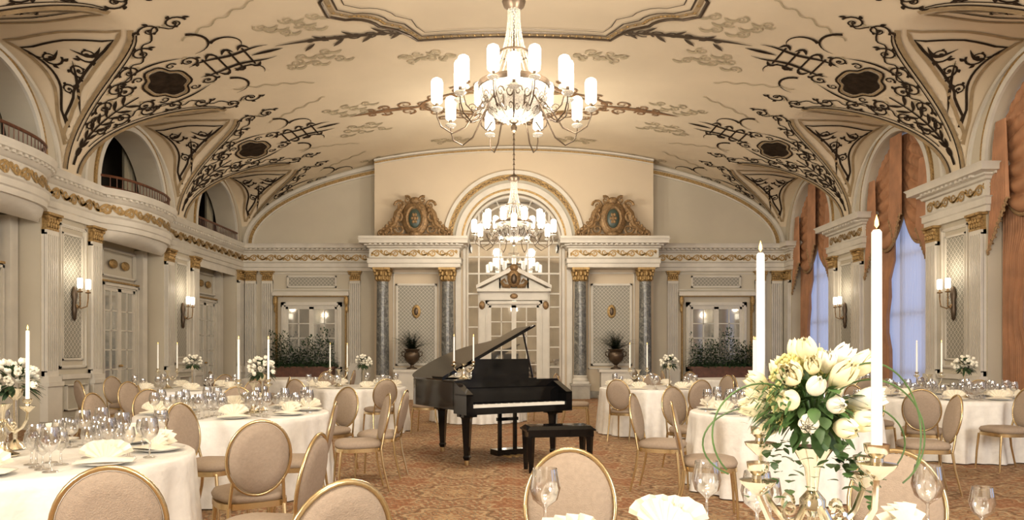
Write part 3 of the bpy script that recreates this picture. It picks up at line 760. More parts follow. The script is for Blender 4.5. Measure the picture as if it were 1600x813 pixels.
# ------------------------------------------------------------ right window dressing
for yc in (6.95,11.45,15.95,20.45):
    r=empty('window_curtain','rust-gold swagged valance and drapes over pale sheer voile','curtain',(A,yc,0),group='rust-gold window curtains')
    m=MB(); fr=MB()
    for h in (-1,1):
        rows=[]; edge_=[]
        for i in range(41):
            u=i/40; dy=h*RO*.99*u; top=archtop(abs(dy))-.03; bot=4.45-.72*sin(pi*u)**.8-.12*u
            row=[]
            for j in range(91):
                v=j/90; z=top+(bot-top)*v
                f_=abs(sin(pi*8*v**.9))**.6*2-1
                row.append((.20-.07*f_*(.35+.65*sin(pi*u))*(.4+.6*v)-.08*sin(pi*u)*v-.012*sin(u*60)*(1-v),dy,z))
            rows.append(row); edge_.append((row[-1][0]-.01,row[-1][1],row[-1][2]-.03))
        m.grid(rows); fr.tube(edge_,.035,6)
    m.obj('valance',m_orange,r,sharp=80)
    for uc,wd,zt,zb in ((0,.24,6.05,3.75),(-1.10,.26,5.3,3.05),(1.10,.26,5.3,3.05)):
        m=MB(); rows=[]; edge_=[]
        for i in range(65):
            u=-1+2*i/64; dy=uc+wd*u
            top=min(zt,archtop(min(RO,abs(dy)))-.03); bot=zb+ (.55*abs(u) if uc==0 else .55*(1-u*(1 if uc>0 else -1))*.8)+.03*sin(i*2.)
            row=[(.04-.06*(abs(sin(i*.5))**.6)*(.35+.65*v),dy if abs(uc)<1 else uc+wd*u*(.65+.35*v),top+(bot-top)*v) for v in [j/10 for j in range(11)]]
            rows.append(row); edge_.append(row[-1])
        m.grid(rows); m.obj('jabot',m_orange,r,sharp=80); fr.tube(edge_,.022,5)
    fr.obj('fringe',m_fringe,r)
    for e,wd in ((-1,.45),(1,.85)):
        m=MB(); N=int(wd*90)
        def ww(z): return 1. if z>3 else (.75 if z>2.4 else (.62 if z>1.7 else .78))
        m.grid([[(.33-.10*(abs(sin(i*.55+ .2*sin(z))))**.7,e*(RO-.02-wd*(i/N)*ww(z)),z) for z in (.03,.5,1.,1.4,1.8,2.2,2.6,3.0,3.4,4.0,4.6,5.1)] for i in range(N+1)])
        m.obj('drape',m_orange,r,sharp=80)
    m=MB(); m.grid([[(.40+.03*sin(i*1.2),-RO+2*RO*i/130,z) for z in (.03,2.5,archtop(abs(-RO+2*RO*i/130))-.01)] for i in range(131)])
    m.obj('sheer',m_sheer,r,sharp=80)
WN=[10]
for yc in (6.95,11.45,15.95,20.45):
    FW=lambda u,z,n: (A+.5-n,u,z)
    m=MB()
    for k in (-1.3,-.45,.45,1.3): m.fb(FW,yc+k-.04,yc+k+.04,0,ZS+(1.1 if abs(k)<1 else .2),0,.05)
    for z in (.9,2.2,3.5,ZS): m.fb(FW,yc-RO,yc+RO,z-.03,z+.03,0,.05)
    WN[0]+=1
    o=m.obj('window_%d'%WN[0],m_trim); o['kind']='structure'; o['label']='tall arched window behind the curtains'; o['category']='window'
# ------------------------------------------------------------ sconces
def sconce(F,u,first=None):
    x,y,z=F(u,2.45,.03); rz=0 if F is FL else pi
    if first: return dup(first,(x,y,z),rz)
    r=empty('wall_sconce','gilt bronze two-candle wall sconce with lit shades','wall lamp',(x,y,z),rz,group='gilt wall sconces')
    b=MB(); b.lathe([(0,-.42),(.03,-.38),(.05,-.2),(.035,-.05),(.06,.08),(.035,.2),(0,.24)],12,(.03,0,-.1)); b.obj('backplate',m_bronze,r)
    for e in (-1,1):
        b=MB(); b.tube([(.05,0,-.2),(.12,e*.05,-.28),(.2,e*.11,-.24),(.21,e*.13,-.1),(.21,e*.13,.0)],[.017,.015,.013,.012,.012],6)
        b.lathe([(0,0),(.045,.01),(.05,.03),(.018,.04),(.018,.08),(0,.08)],10,(.21,e*.13,0)); b.obj('arm',m_crest,r)
        b=MB(); b.lathe([(.036,.08),(.047,.1),(.047,.25),(.04,.27)],14,(.21,e*.13,0)); b.lathe([(0,.12),(.025,.13),(.025,.23),(0,.25)],8,(.21,e*.13,0)); b.obj('lamp_shade',m_shade,r)
    return r
s0=sconce(FL,13.7)
for F,u in ((FL,18.2),(FR,13.7),(FR,18.2),(FL,9.2),(FR,9.2)): sconce(F,u,s0)
LC=(1,.885,.735)
def plight(x,y,z,e,rad=.1,col=LC):
    l=bpy.data.lights.new('lamp_light','POINT'); l.energy=e; l.shadow_soft_size=rad; l.color=col
    o=bpy.data.objects.new('lamp_light',l); o.location=(x,y,z); COL.objects.link(o)
for sx in (-1,1):
    for u in (9.2,13.7,18.2): plight(sx*(A-.32),u,2.9,9,.08,(1,.84,.64))
# ------------------------------------------------------------ chandeliers
def chandelier(y,first=None):
    if first:
        c=dup(first,(0,y,3.92)); return c
    r=empty('chandelier','large crystal basket chandelier with lit white glass shades','chandelier',(0,y,4.12),group='crystal chandeliers')
    b=MB()
    zt=ceil_z(0,y)-4.12+.17
    z=1.66
    b.tube([(0,0,.3),(0,0,zt-.1)],.015,6)
    while z<zt-.1:
        b.lathe([(.0,0),(.03,.03),(.017,.07),(.0,.1)],8,(0,0,z)); z+=.12
    b.lathe([(0,zt-.02),(.16,zt-.03),(.14,zt-.1),(.05,zt-.16),(0,zt-.17)],16); b.obj('chain',m_bronze,r)
    b=MB(); b.lathe([(0,1.5),(.06,1.5),(.13,1.56),(.15,1.62),(.11,1.66),(.05,1.7),(0,1.72)],16)
    b.lathe([(.38,.50),(.45,.52),(.465,.56),(.45,.59),(.38,.59)],36); b.lathe([(.2,.95),(.205,.965),(.2,.98)],24)
    b.lathe([(0,-.02),(.03,.0),(.04,.05),(.02,.09),(.07,.12),(.13,.15),(.1,.18),(0,.18)],16)
    b.lathe([(.30,.25),(.335,.265),(.30,.28)],30)
    b.obj('frame_rings',m_bronze,r)
    b=MB()
    for i in range(22):
        t=2*pi*i/22; pts=[]
        for j in range(13):
            v=j/12; rr=.07+.30*v**2.4; pts.append((rr*cos(t),rr*sin(t),1.55-.98*v))
        b.tube(pts,.005,4)
    for k in range(28):
        v=k/28; rr=.07+.30*v**2.4
        for i in range(11): b.ell((rr*cos(2*pi*(i+.5*(k%2))/11),rr*sin(2*pi*(i+.5*(k%2))/11),1.55-.98*v),(.011,.011,.014),4,3)
    b.obj('bead_strands',m_cryst,r)
    b=MB(); bowl=[(.06,.12),(.2,.15),(.33,.25),(.41,.38),(.44,.52)]
    b.lathe(bowl,36)
    for k in range(5):
        rr=.08+.07*k; 
        for i in range(10+5*k):
            t=2*pi*i/(10+5*k); zz_=.10+.35*(rr/.42)**2; b.ell((rr*cos(t)*1.06,rr*sin(t)*1.06,zz_),(.014,.014,.024),4,3)
    b.obj('crystal_bowl',m_cryst,r)
    b=MB()
    def mpb(u,v):
        k=max(0,min(.999,v))*(len(bowl)-1); i=int(k); f=k-i; rr=bowl[i][0]*(1-f)+bowl[i+1][0]*f+.02; z=bowl[i][1]*(1-f)+bowl[i+1][1]*f
        return (rr*cos(u),rr*sin(u),z)
    for i in range(12):
        u=2*pi*i/12
        b.rib([(u,v) for v in [j/8 for j in range(9)]],.03,mpb)
        for s in (-1,1):
            b.rib(spiral(u+s*.13,.72,.12,0,s,1.2,10),taper(.035,11),mpb); b.rib(spiral(u+s*.12,.42,.10,0,-s,1.2,10),taper(.035,11),mpb)
    b.obj('openwork_scrolls',m_bronze,r)
    for i in range(18):
        R_=.96 if i%2 else .70; zz=.33 if i%2 else .54
        t=2*pi*(i+.5)/18
        if i<2:
            k_=R_/.97
            b=MB(); b.tube([(.38,0,.36),(.48*k_+.02,0,.20),(.62*k_,0,zz-.32),(.78*k_,0,zz-.40),(.92*k_,0,zz-.32),(R_,0,zz-.2),(R_,0,zz-.1)],[.011,.011,.010,.009,.009,.008,.008],7)
            sp=spiral(.52*k_,.26,.06,0,1,1.2,10); b.tube([(u,0,v) for u,v in sp],.005,5)
            b.lathe([(0,0),(.05,.02),(.065,.045),(.022,.045),(.022,.1),(0,.1)],12,(R_,0,zz-.14))
            a=b.obj('arm',m_bronze,r)
            s=MB(); s.lathe([(.05,0),(.070,.02),(.073,.26),(.062,.29),(.03,.31)],16,(R_,0,zz-.04)); s.lathe([(0,.03),(.03,.05),(.03,.22),(0,.24)],8,(R_,0,zz-.04))
            sh=s.obj('lamp_shade',m_shade,r)
            q=MB()
            q.lathe([(.066,-.095),(.074,-.11),(.06,-.125),(.035,-.14),(.0,-.15)],12,(R_,0,zz))
            dr=q.obj('crystal_drop',m_cryst,r)
            if i==0: S0=(a,sh,dr)
            else: S1=(a,sh,dr)
            for o in (a,sh,dr): o.rotation_euler=(0,0,t)
        else:
            for o in (S0 if i%2==0 else S1):
                c=o.copy(); COL.objects.link(c); c.parent=r; c.rotation_euler=(0,0,t)
    return r
ch=chandelier(9.2); chandelier(17.7,ch)
for y,e in ((9.2,1.),(17.7,.95),(.7,1.)):
    for i in range(4):
        t=pi/4+pi/2*i; plight(.85*cos(t),y+.85*sin(t),4.85,118*e,.12)
    plight(0,y,3.9,75*e,.15)
# ------------------------------------------------------------ furniture
def chair_proto():
    r=empty('banquet_chair','gold-framed banquet chair with round taupe padded back','chair',group='banquet chairs')
    b=MB()
    def sq(t,s,k=.6): 
        c_,s_=cos(t),sin(t); return (s*abs(c_)**k*(1 if c_>0 else -1),s*abs(s_)**k*(1 if s_>0 else -1))
    rows=[]
    for s,z in ((0,.43),(.2,.43),(.215,.445),(.22,.465),(.205,.49),(.15,.505),(0,.51)):
        rows.append([(*(lambda p:(p[0]*(1 if p[1]>0 else .93),p[1]))(sq(2*pi*i/28,s)),z) for i in range(29)])
    b.grid(rows); b.obj('seat',m_fab,r,sharp=60)
    f=MB(); f.grid([[(*sq(2*pi*i/28,s),z) for i in range(29)] for s,z in ((.19,.395),(.215,.395),(.215,.432),(.19,.432))]); f.obj('seat_frame',m_cgold,r)
    tl=radians(11)
    def bk(x,z,o=0):
        zz=z-.47; return (x,-.215-sin(tl)*zz-o*cos(tl),.47+cos(tl)*zz-o*sin(tl)*-1)
    b=MB(); f=MB()
    ring=[bk(.19*cos(t),.715+.235*sin(t)) for t in [2*pi*i/40 for i in range(41)]]
    f.tube(ring,.010,7,False)
    for e in (-1,1): f.tube([(e*.165,-.2,.40),bk(e*.155,.52),bk(e*.15,.575)],.011,6)
    f.obj('back_frame',m_cgold,r,sharp=60)
    rows=[]
    for k,o in ((0,.030),(.6,.028),(.9,.02),(.97,.0),(.9,-.02),(.6,-.028),(0,-.030)):
        rows.append([bk(.185*k*cos(t),.715+.23*k*sin(t),o) for t in [2*pi*i/40 for i in range(41)]])
    b.grid(rows); b.obj('backrest',m_fab,r,sharp=70)
    for e in (-1,1):
        l=MB(); l.tube([(e*.175,.18,.41),(e*.185,.2,.2),(e*.19,.21,0.0)],[.014,.012,.010],7); l.obj('leg',m_cgold,r)
        l=MB(); l.tube([(e*.165,-.2,.41),(e*.17,-.22,.25),(e*.175,-.28,0.0)],[.014,.012,.010],7); l.obj('leg',m_cgold,r)
    return r
TAB=[(-2.80,4.2),(-2.75,7.25),(-5.3,11.9),(-2.75,12.6),(5.75,9.75),(2.68,7.35),(2.35,12.4),(-.7,14.6),(-5.2,16.6),(4.9,16.4),(5.5,13.1),(.75,1.75)]
chairs=[]
CH=chair_proto(); first=[True]
def chair(x,y,face,force=False):
    rz=radians(face-90)
    for (a,b) in chairs:
        if (a-x)**2+(b-y)**2<.3: return
    for (a,b) in TAB:
        dd_=sqrt((a-x)**2+(b-y)**2)
        if dd_<1.22:
            k=1.22/dd_; x=a+(x-a)*k; y=b+(y-b)*k
    for (a,b) in TAB:
        if sqrt((a-x)**2+(b-y)**2)<1.18: return
    if abs(x)<1.3 and 8.3<y<10.8: return
    chairs.append((x,y))
    if first[0]: first[0]=False; CH.location=(x,y,0); CH.rotation_euler=(0,0,rz); return
    dup(CH,(x,y,0),rz)
CL=[(290,5.95,-15),(400,4.5,122),(512,6.1,190),(480,3.75,176),(583,7.3,200),(626,8.0,176),(1062,6.1,-12),(998,7.3,-25),(960,6.8,2),(898,3.05,-95),(1405,3.05,-100),(173,2.72,112),(525,2.42,130),
 (1440,8.2,60),(1556,8.0,165),(1600,8.5,185),(180,7.4,-5),(205,10.2,-20),(225,9.2,30)]
for px,d,fc in CL:
    fa_=radians(fc); chair(PX(px,d)+.24*cos(fa_),d+.24*sin(fa_),fc)
def ringch(t,angs,r=1.3):
    for a in angs:
        t_=radians(a); chair(t[0]+r*cos(t_),t[1]+r*sin(t_),a+180)
ringch(TAB[2],(-80,-30,-130,20,160,90)); ringch(TAB[3],(-110,-60,-10,-160,120)); ringch(TAB[6],(-120,-75,-25,170,25,80)); ringch(TAB[7],(-20,))
ringch(TAB[8],(-90,-40,-140,0)); ringch(TAB[9],(-90,-40,-140,180)); ringch(TAB[10],(-90,-140,180,-45)); ringch(TAB[1],(60,110,145)); ringch(TAB[5],(120,70,35,-10)); ringch(TAB[4],(90,130,45,-160))
def table_proto():
    r=empty('banquet_table','round banquet table under a floor-length white damask cloth','table',group='round banquet tables')
    b=MB()
    def rad(a,z): 
        k=max(0,(.74-z)/.74)**.7; return 1+k*(.045*sin(13*a+.5*sin(3*a))+.028*sin(29*a+1)+.0)
    b.lathe([(0,.76),(.5,.76),(.86,.76),(.885,.757),(.9,.745),(.903,.70),(.905,.6),(.91,.5),(.915,.4),(.92,.3),(.925,.2),(.93,.1),(.935,.012)],200,rad=rad); b.obj('tablecloth',m_cloth,r,sharp=70)
    return r
TP=table_proto(); TP.location=(TAB[0][0],TAB[0][1],0)
for t in TAB[1:]: dup(TP,(t[0],t[1],0),random.random()*6)
def pleat_fan():
    r=empty('folded_napkin','cream linen napkin folded into a standing fan','napkin',group='fan-folded napkins')
    b=MB(); N=14
    for lay,(R0,y0,lean,sk) in enumerate(((.125,.0,.04,.0),(.10,-.035,.05,.35),(.085,.03,.0,-.35))):
        rows=[]
        for i in range(N+1):
            t=pi*(.10+.80*i/N); zz=(-1 if i%2 else 1); R1=R0*(1+.12*sin(t*3+sk*4))
            rows.append([(q*R1*cos(t+sk*.3),y0+zz*.014*q+lean*q*sin(t),.012+q*R1*.95*sin(t)) for q in (.06,.5,1.)])
        b.grid(rows)
    b.grid([[(x,y,.012+.04*(1-abs(x)/.15)*(1-abs(y+.02)/.09)) for x in (-.14,-.07,0,.07,.14)] for y in (-.10,-.05,0,.04)])
    b.obj('linen',m_nap,r,sharp=15); return r
def plate_p():
    b=MB(); b.lathe([(0,.004),(.09,.004),(.1,.008),(.145,.02),(.148,.022),(.1,.013),(.085,.01),(0,.01)],32)
    o=b.obj('dinner_plate',m_china); o['label']='white china dinner plate'; o['category']='plate'; o['group']='dinner plates'; return o
def glass_p(h=.2,rb=.045,nm='wine_glass'):
    b=MB(); b.lathe([(0,.002),(.036,.003),(.034,.006),(.006,.012),(.0045,h*.42),(.012,h*.46),(rb*.8,h*.56),(rb,h*.72),(rb*.78,h),(rb*.76,h),(rb*.96,h*.72),(rb*.76,h*.57),(0,h*.48)],22)
    o=b.obj(nm,m_glass,sharp=80); o['label']='clear stemmed wine glass'; o['category']='glass'; o['group']='wine glasses'; return o
NP,PL,G1,G2=pleat_fan(),plate_p(),glass_p(.225,.05),glass_p(.175,.038)
CAND=[(-5.6,11.9,.762,.2),(5.5,9.75,.762,2.8),(2.42,7.4,.762,1.2),(2.1,12.4,.762,0),(-3.0,12.6,.762,.4),(-2.92,4.2,.762,.0),(5.3,13.1,.762,.1)]
FLO=[(-3.05,4.5,1.165),(-5.2,11.9,1.165),(5.88,9.6,1.165),(2.6,12.3,1.165),(-2.55,12.5,1.165),(2.85,7.5,1.165)]
occ=[(x,y,.16) for x,y,_,_ in CAND]+[(x,y,.13) for x,y,_ in FLO]+[(-2.53,7.15,.16),(-2.55,7.46,.13),(.716,1.765,.22)]
used={}
def put(proto,loc,rz=0,r=None):
    if r:
        for x,y,q in occ:
            if (x-loc[0])**2+(y-loc[1])**2<(q+r)**2: return
        occ.append((loc[0],loc[1],r))
    if proto.name not in used: used[proto.name]=1; proto.location=loc; proto.rotation_euler=(0,0,rz); return proto
    return dup(proto,loc,rz)
def setting(t,ang,gl=2,pl=True,rr=.70):
    a=radians(ang); x=t[0]+rr*cos(a); y=t[1]+rr*sin(a)
    occ.append((x,y,.15))
    if pl: put(PL,(x,y,.762))
    put(NP,(x,y,.772 if pl else .762),random.uniform(-.6,.6))
def glasses(t,ang,gl,rr=.70):
    a=radians(ang)
    for k in range(gl):
        aa=a+.39-.02*k; r2=rr+.04-.115*k; put(G1 if k%2==0 else G2,(t[0]+r2*cos(aa),t[1]+r2*sin(aa),.761),random.random(),.043)
        if k>1: put(G2,(t[0]+r2*cos(aa+.22),t[1]+r2*sin(aa+.22),.761),random.random(),.043)
for t in (TAB[0],TAB[1],TAB[5],TAB[4]):
    for a in range(20,380,45): setting(t,a)
    for a in range(20,380,45): glasses(t,a,4)
for t in (TAB[2],TAB[3],TAB[6],TAB[7],TAB[10]):
    for a in range(0,360,60): setting(t,a,1,False)
    for a in range(0,360,60): glasses(t,a,2)
T=TAB[-1]
for a in (112,150,48,20): setting(T,a,3,True,.68)
for x,y,g_ in ((.22,2.25,G1),(.10,2.36,G1),(.30,2.12,G2),(.66,2.52,G1),(.86,2.47,G2),(.76,2.30,G1),(1.36,2.42,G1),(1.47,2.31,G2),(1.26,2.0,G1),(1.40,2.10,G1),(.02,2.2,G1)): put(g_,(x,y,.761),0,.043)
# candle and candelabra
def flame(b,c): b.lathe([(0,0),(.0045,.007),(.0038,.016),(0,.030)],8,c)
def candelabrum(loc,rz,spread,zcup,clen,cr,label,arms=2,lit=(0,1)):
    r=empty('candelabra',label,'candelabra',loc,rz)
    b=MB(); b.lathe([(0,0),(.085,.003),(.09,.012),(.06,.022),(.03,.05),(.014,.09),(.022,.12),(.012,.16),(.012,zcup*.55),(.03,zcup*.6),(.03,zcup*.66),(.012,zcup*.72),(.018,zcup*.86),(.04,zcup*.96),(.05,zcup),(0,zcup)],20); b.obj('stem',m_sil,r)
    for i in range(arms):
        t=2*pi*i/arms; c_,s_=cos(t),sin(t); sp_=spread if i in lit else spread*.8; zc_=zcup if i in lit else zcup*.84
        P=[(0.02,zcup*.63),(.05,zcup*.50),(sp_*.5,zcup*.46),(sp_*.8,zcup*.56),(sp_*.97,zcup*.70),(sp_,zc_-.04)]
        b=MB(); b.tube([(u*c_,u*s_,z) for u,z in P],[.009,.009,.008,.008,.007,.007],7)
        sp=spiral(sp_*.42,zcup*.6,sp_*.16,-1.5,1,1.2,12); b.tube([(u*c_,u*s_,v) for u,v in sp],.005,5)
        b.lathe([(0,-.05),(.012,-.045),(.038,-.02),(.042,-.012),(.014,-.008),(.013,.0),(.024,.012),(.026,.03),(0,.03)],16,(sp_*c_,sp_*s_,zc_)); b.obj('arm',m_sil,r)
        if i in lit:
            b=MB(); b.lathe([(0,.02),(cr,.02),(cr*.9,clen-.005),(cr*.6,clen),(0,clen)],14,(sp_*c_,sp_*s_,zc_)); cn=b.obj('candle',m_wax,r)
            b=MB(); flame(b,(sp_*c_,sp_*s_,zc_+clen+.003)); b.obj('flame',m_flame,cn)
    return r
cx,cyy=.716,1.765; rz=atan2(1.58-cyy,.779-cx)
candelabrum((cx,cyy,.762),rz,.195,.37,.49,.0115,'gilt silver candelabra with two tall lit white candles',4,(0,2))
small=candelabrum((-2.53,7.15,.762),.0,.145,.30,.42,.011,'silver candelabra with two tall white candles',2)
small['group']='table candelabra'
for (x,y,z,r_) in CAND: dup(small,(x,y,z),r_)
def blossom(b,c,r,d,closed=.6,n=6,lays=2,el=1.65,core=.42):
    d=Vector(d).normalized(); q=d.to_track_quat('Z','Y').to_matrix()
    for lay in range(lays):
        for i in range(n):
            t=2*pi*i/n+lay*pi/n; rows=[]
            for j in range(9):
                v=j/8; rad_=r*(.20+ .70*sin(v*pi*(.5+.42*closed)))*(1-.28*lay); h=r*(el*v)*(1-.03*lay); wdt=r*.62*sin(pi*(.10+.89*v))**.9*(1-.18*lay)*(1-.25*v)
                row=[]
                for k in (-1,-.5,0,.5,1):
                    p=Vector((cos(t)*(rad_-.22*r*k*k)-sin(t)*k*wdt,sin(t)*(rad_-.22*r*k*k)+cos(t)*k*wdt,h-.14*r*abs(k)*v)); p=q@p
                    row.append((c[0]+p.x,c[1]+p.y,c[2]+p.z))
                rows.append(row)
            b.grid(rows)
    p=q@Vector((0,0,r*.55)); b.ell((c[0]+p.x,c[1]+p.y,c[2]+p.z),(r*core,r*core,r*core*1.2),8,6)
def leaf(b,p,d,l,w,droop=.3):
    p=Vector(p); d=Vector(d).normalized(); s=d.cross(Vector((0,0,1)))
    if s.length<.1: s=Vector((1,0,0))
    s.normalize(); rows=[]
    for j in range(6):
        v=j/5; c=p+d*l*v+Vector((0,0,-droop*l*v*v)); ww=w*sin(pi*(.06+.9*v)); rows.append([tuple(c-s*ww),tuple(c+Vector((0,0,-.1*w))),tuple(c+s*ww)])
    b.grid(rows)
def rdir(up=0): 
    t=random.random()*2*pi; z=random.uniform(up,1); q=sqrt(max(0,1-z*z)); return Vector((q*cos(t),q*sin(t),z))
fa=empty('flower_arrangement','lush loose arrangement of cream tulips, roses and trailing greenery','flowers',(cx,cyy,1.135))
rf=random.Random(11)
cen=Vector((.0,0,.105)); placed=[]; tries=0
stems=MB()
while len(placed)<42 and tries<12000:
    tries+=1
    t=rf.random()*2*pi; z=rf.uniform(-.55,1); q=sqrt(1-z*z); d=Vector((q*cos(t),q*sin(t),z))
    k=rf.uniform(.75,1.15) if d.z>.1 else rf.uniform(.7,1.)
    p=cen+Vector((d.x*.095*k,d.y*.08*k,d.z*.095*k))
    if any((p-o_).length<.036 for o_ in placed): continue
    placed.append(p)
    r_=rf.uniform(.022,.031); yel=(d.x<-.2 and rf.random()<.40) or rf.random()<.08
    dd_=d+Vector((rf.uniform(-.45,.45),-.15,rf.uniform(-.1,.7)))
    b=MB()
    if yel:
        for q_ in range(26):
            e_=Vector((rf.uniform(-1,1),rf.uniform(-1,1),rf.uniform(-1,1))).normalized()*r_*.95
            for w_ in range(4):
                a_=w_*pi/2; b.ell(p+e_+Vector((.006*cos(a_),-.002,.006*sin(a_))),(.006,.004,.006),5,3)
    else: blossom(b,p,r_,dd_,rf.choice((.45,.7,.85,.95)),6 if rf.random()<.6 else 5,3,rf.uniform(2.1,2.9),.3)
    b.obj('blossom',m_pet2 if yel else (m_pet if rf.random()<.65 else m_pet3),fa,sharp=60)
    stems.tube([cen+Vector((0,0,-.06)),cen+(p-cen)*.6,p],.003,5)
stems.obj('stems',m_leaf2,fa)
b=MB()
for i in range(230):
    d=rdir(-.8)
    if d.z>.35 and random.random()<.5: continue
    p=cen+Vector((-.01,0,-.01))+d*random.uniform(.02,.095); leaf(b,p,d+Vector((-.1,0,random.uniform(-.5,.4))),random.uniform(.03,.06),random.uniform(.009,.017))
b.obj('foliage',m_leaf3,fa,sharp=80)
b=MB()
for i in range(20):
    t=random.random()*2*pi; p=Vector((.07*cos(t),.07*sin(t),.02)); n=random.randint(3,7)
    for j in range(n):
        p=p+Vector((.013*cos(t),.013*sin(t),-.024+.008*random.random())); leaf(b,p,rdir(-.3),.028,.012)
for i in range(36):
    t=2.5+random.random()*1.5; d=Vector((cos(t),sin(t),random.uniform(-.4,.5))); 
    base=cen+d*.06
    for j in range(9): leaf(b,base+d*.011*j,d+Vector((0,0,(-1)**j*.9)),.020,.004)
b.obj('trailing_ivy',m_leaf3,fa,sharp=80)
b=MB()
for (ax,ay,cz,rx,rz_,a0,a1) in ((-.13,-.02,-.02,.12,.12,.3,3.9),(-.12,.03,-.05,.13,.09,.2,4.2),(.12,-.03,-.02,.12,.13,2.9,-1.0),(.11,.02,-.05,.13,.10,2.9,-1.2),(.10,-.06,.0,.10,.15,2.9,-.7)):
    pts=[(ax+rx*cos(a0+(a1-a0)*v),ay*(1+v),cz+.05+rz_*sin(a0+(a1-a0)*v)) for v in [j/24 for j in range(25)]]
    b.tube(pts,.0022,4)
b.obj('grass_blade',m_leaf2,fa,sharp=80)
def small_flowers():
    r=empty('flower_arrangement','small white flower centrepiece with dark greenery','flowers',group='table flower centrepieces')
    b=MB()
    for i in range(34):
        d=rdir(-.2); p=d*random.uniform(.07,.13); blossom(b,(p.x,p.y,p.z),.024,d,.85,5,2,2.)
    b.obj('blossoms',m_pet3,r,sharp=70)
    b=MB()
    for i in range(120): d=rdir(-.6); leaf(b,d*.07,d,random.uniform(.05,.10),.014)
    b.obj('foliage',m_leaf,r,sharp=80)
    b=MB(); b.lathe([(0,-.40),(.06,-.398),(.05,-.38),(.012,-.34),(.012,-.1),(.04,-.07),(.05,-.03),(0,-.03)],14); b.obj('stand',m_sil,r); return r
sf=small_flowers(); sf.location=(-2.55,7.46,1.165)
for (x,y,z) in FLO: dup(sf,(x,y,z),random.random()*6)
def fern(b,n,l,w,up=.3):
    for i in range(n):
        t=random.random()*2*pi; e=random.uniform(up,1.45); d=Vector((cos(t)*cos(e),.6*sin(t)*cos(e),sin(e))); ll=l*random.uniform(.6,1.1); p=Vector((0,0,0))
        for j in range(12):
            v=j/11; q=d*ll*v+Vector((0,0,-.35*ll*v*v)); s=d.cross(Vector((0,0,1))).normalized()
            for e2 in (-1,1): leaf(b,q,s*e2+d*.4,w*(1.1-v),w*.2,.2)
YU=DC-.66
def urn(x,first=None):
    if first: return dup(first,(x,YU,.86),0)
    r=empty('potted_fern','bronze urn planted with a feathery green fern','plant',(x,YU,.86),group='urns of fern')
    b=MB(); b.lathe([(0,0),(.15,.0),(.15,.04),(.06,.07),(.045,.12),(.08,.15),(.20,.26),(.23,.38),(.22,.46),(.18,.50),(.24,.56),(.22,.58),(.16,.54),(0,.52)],24)
    for e in (-1,1): b.tube([(e*.2,0,.34),(e*.29,0,.40),(e*.29,0,.49),(e*.2,0,.5)],.017,6)
    b.obj('urn',m_bronze,r)
    b=MB(); fern(b,100,.92,.12,.6); o=b.obj('fern',m_leaf,r,sharp=80); o.location=(0,0,.52); return r
u0=urn(-2.92); urn(2.92,u0)
for sx in (-1,1):
    r=empty('pedestal','off-white moulded pedestal holding a fern urn','pedestal',(sx*2.92,YU,0),group='urn pedestals')
    b=MB(); b.box(-.5,.5,-.22,.2,0,.1); b.box(-.44,.44,-.18,.18,.1,.78); b.box(-.5,.5,-.22,.2,.78,.858); b.obj('pedestal_body',m_trim,r)
    r=empty('planter_box','red-brown wooden planter filled with dark bushy foliage','planter',(sx*6.12+(-.15 if sx<0 else .05),D-.6,0),group='wooden planters')
    b=MB(); b.box(-.95,.95,-.2,.2,.06,.9); b.box(-1.,1.,-.24,.24,.86,.93); b.box(-1.,1.,-.24,.24,0,.08)
    for i in range(4): b.box(-.86+.45*i,-.5+.45*i,-.22,-.19,.2,.75)
    b.obj('box',m_wood,r)
    b=MB()
    for i in range(3200):
        d=rdir(-.1); xx=random.uniform(-.92,.92); hh=.85+.25*sin(xx*5+sx)+.14*sin(xx*11)
        p=Vector((xx+d.x*.14,d.y*.20*random.random()**.4,.95+abs(d.z)*hh*random.random()**.6)); leaf(b,p,d,random.uniform(.07,.16),.02,.5)
    b.obj('foliage',m_leaf,r,sharp=80)
# ------------------------------------------------------------ piano
PA=radians(31); PXX,PYY=-.56,8.55
pn=empty('grand_piano','glossy black grand piano with raised lid','piano',(PXX,PYY,0),PA)
def bez(p0,p1,p2,p3,n=10): return [tuple((1-t)**3*a+3*(1-t)**2*t*b+3*(1-t)*t*t*c+t**3*d for a,b,c,d in zip(p0,p1,p2,p3)) for t in [i/n for i in range(1,n+1)]]
def outline(y0):
    o=[(1.5,y0),(1.5,.62)]
    o+=bez((1.5,.62),(1.5,1.0),(1.05,.9),(.98,1.25)); o+=bez((.98,1.25),(.9,1.6),(.66,1.80),(.40,1.80)); o+=bez((.40,1.80),(.12,1.80),(0,1.68),(0,1.42),6); o+=[(0,y0)]
    return o
def prism(b,out,z0,z1):
    n=len(out); b.add([(x,y,z0) for x,y in out]+[(x,y,z1) for x,y in out],[tuple(range(n-1,-1,-1)),tuple(range(n,2*n))]+[(i,(i+1)%n,n+(i+1)%n,n+i) for i in range(n)])
b=MB(); O=outline(.30)
prism(b,O,.66,.93)
n=len(O); cxo,cyo=.6,.8
inn=[(x+(cxo-x)*.05,y+(cyo-y)*.05) for x,y in O]
b.add([(x,y,z) for z in (.93,1.0) for x,y in O]+[(x,y,z) for z in (1.0,.93) for x,y in inn],[(k*n+i,k*n+(i+1)%n,(k+1)*n+(i+1)%n,(k+1)*n+i) for k in range(3) for i in range(n)])
b.box(0,1.5,-.02,.32,.62,.70); b.box(0,.09,-.02,.32,.70,.86); b.box(1.41,1.5,-.02,.32,.70,.86)
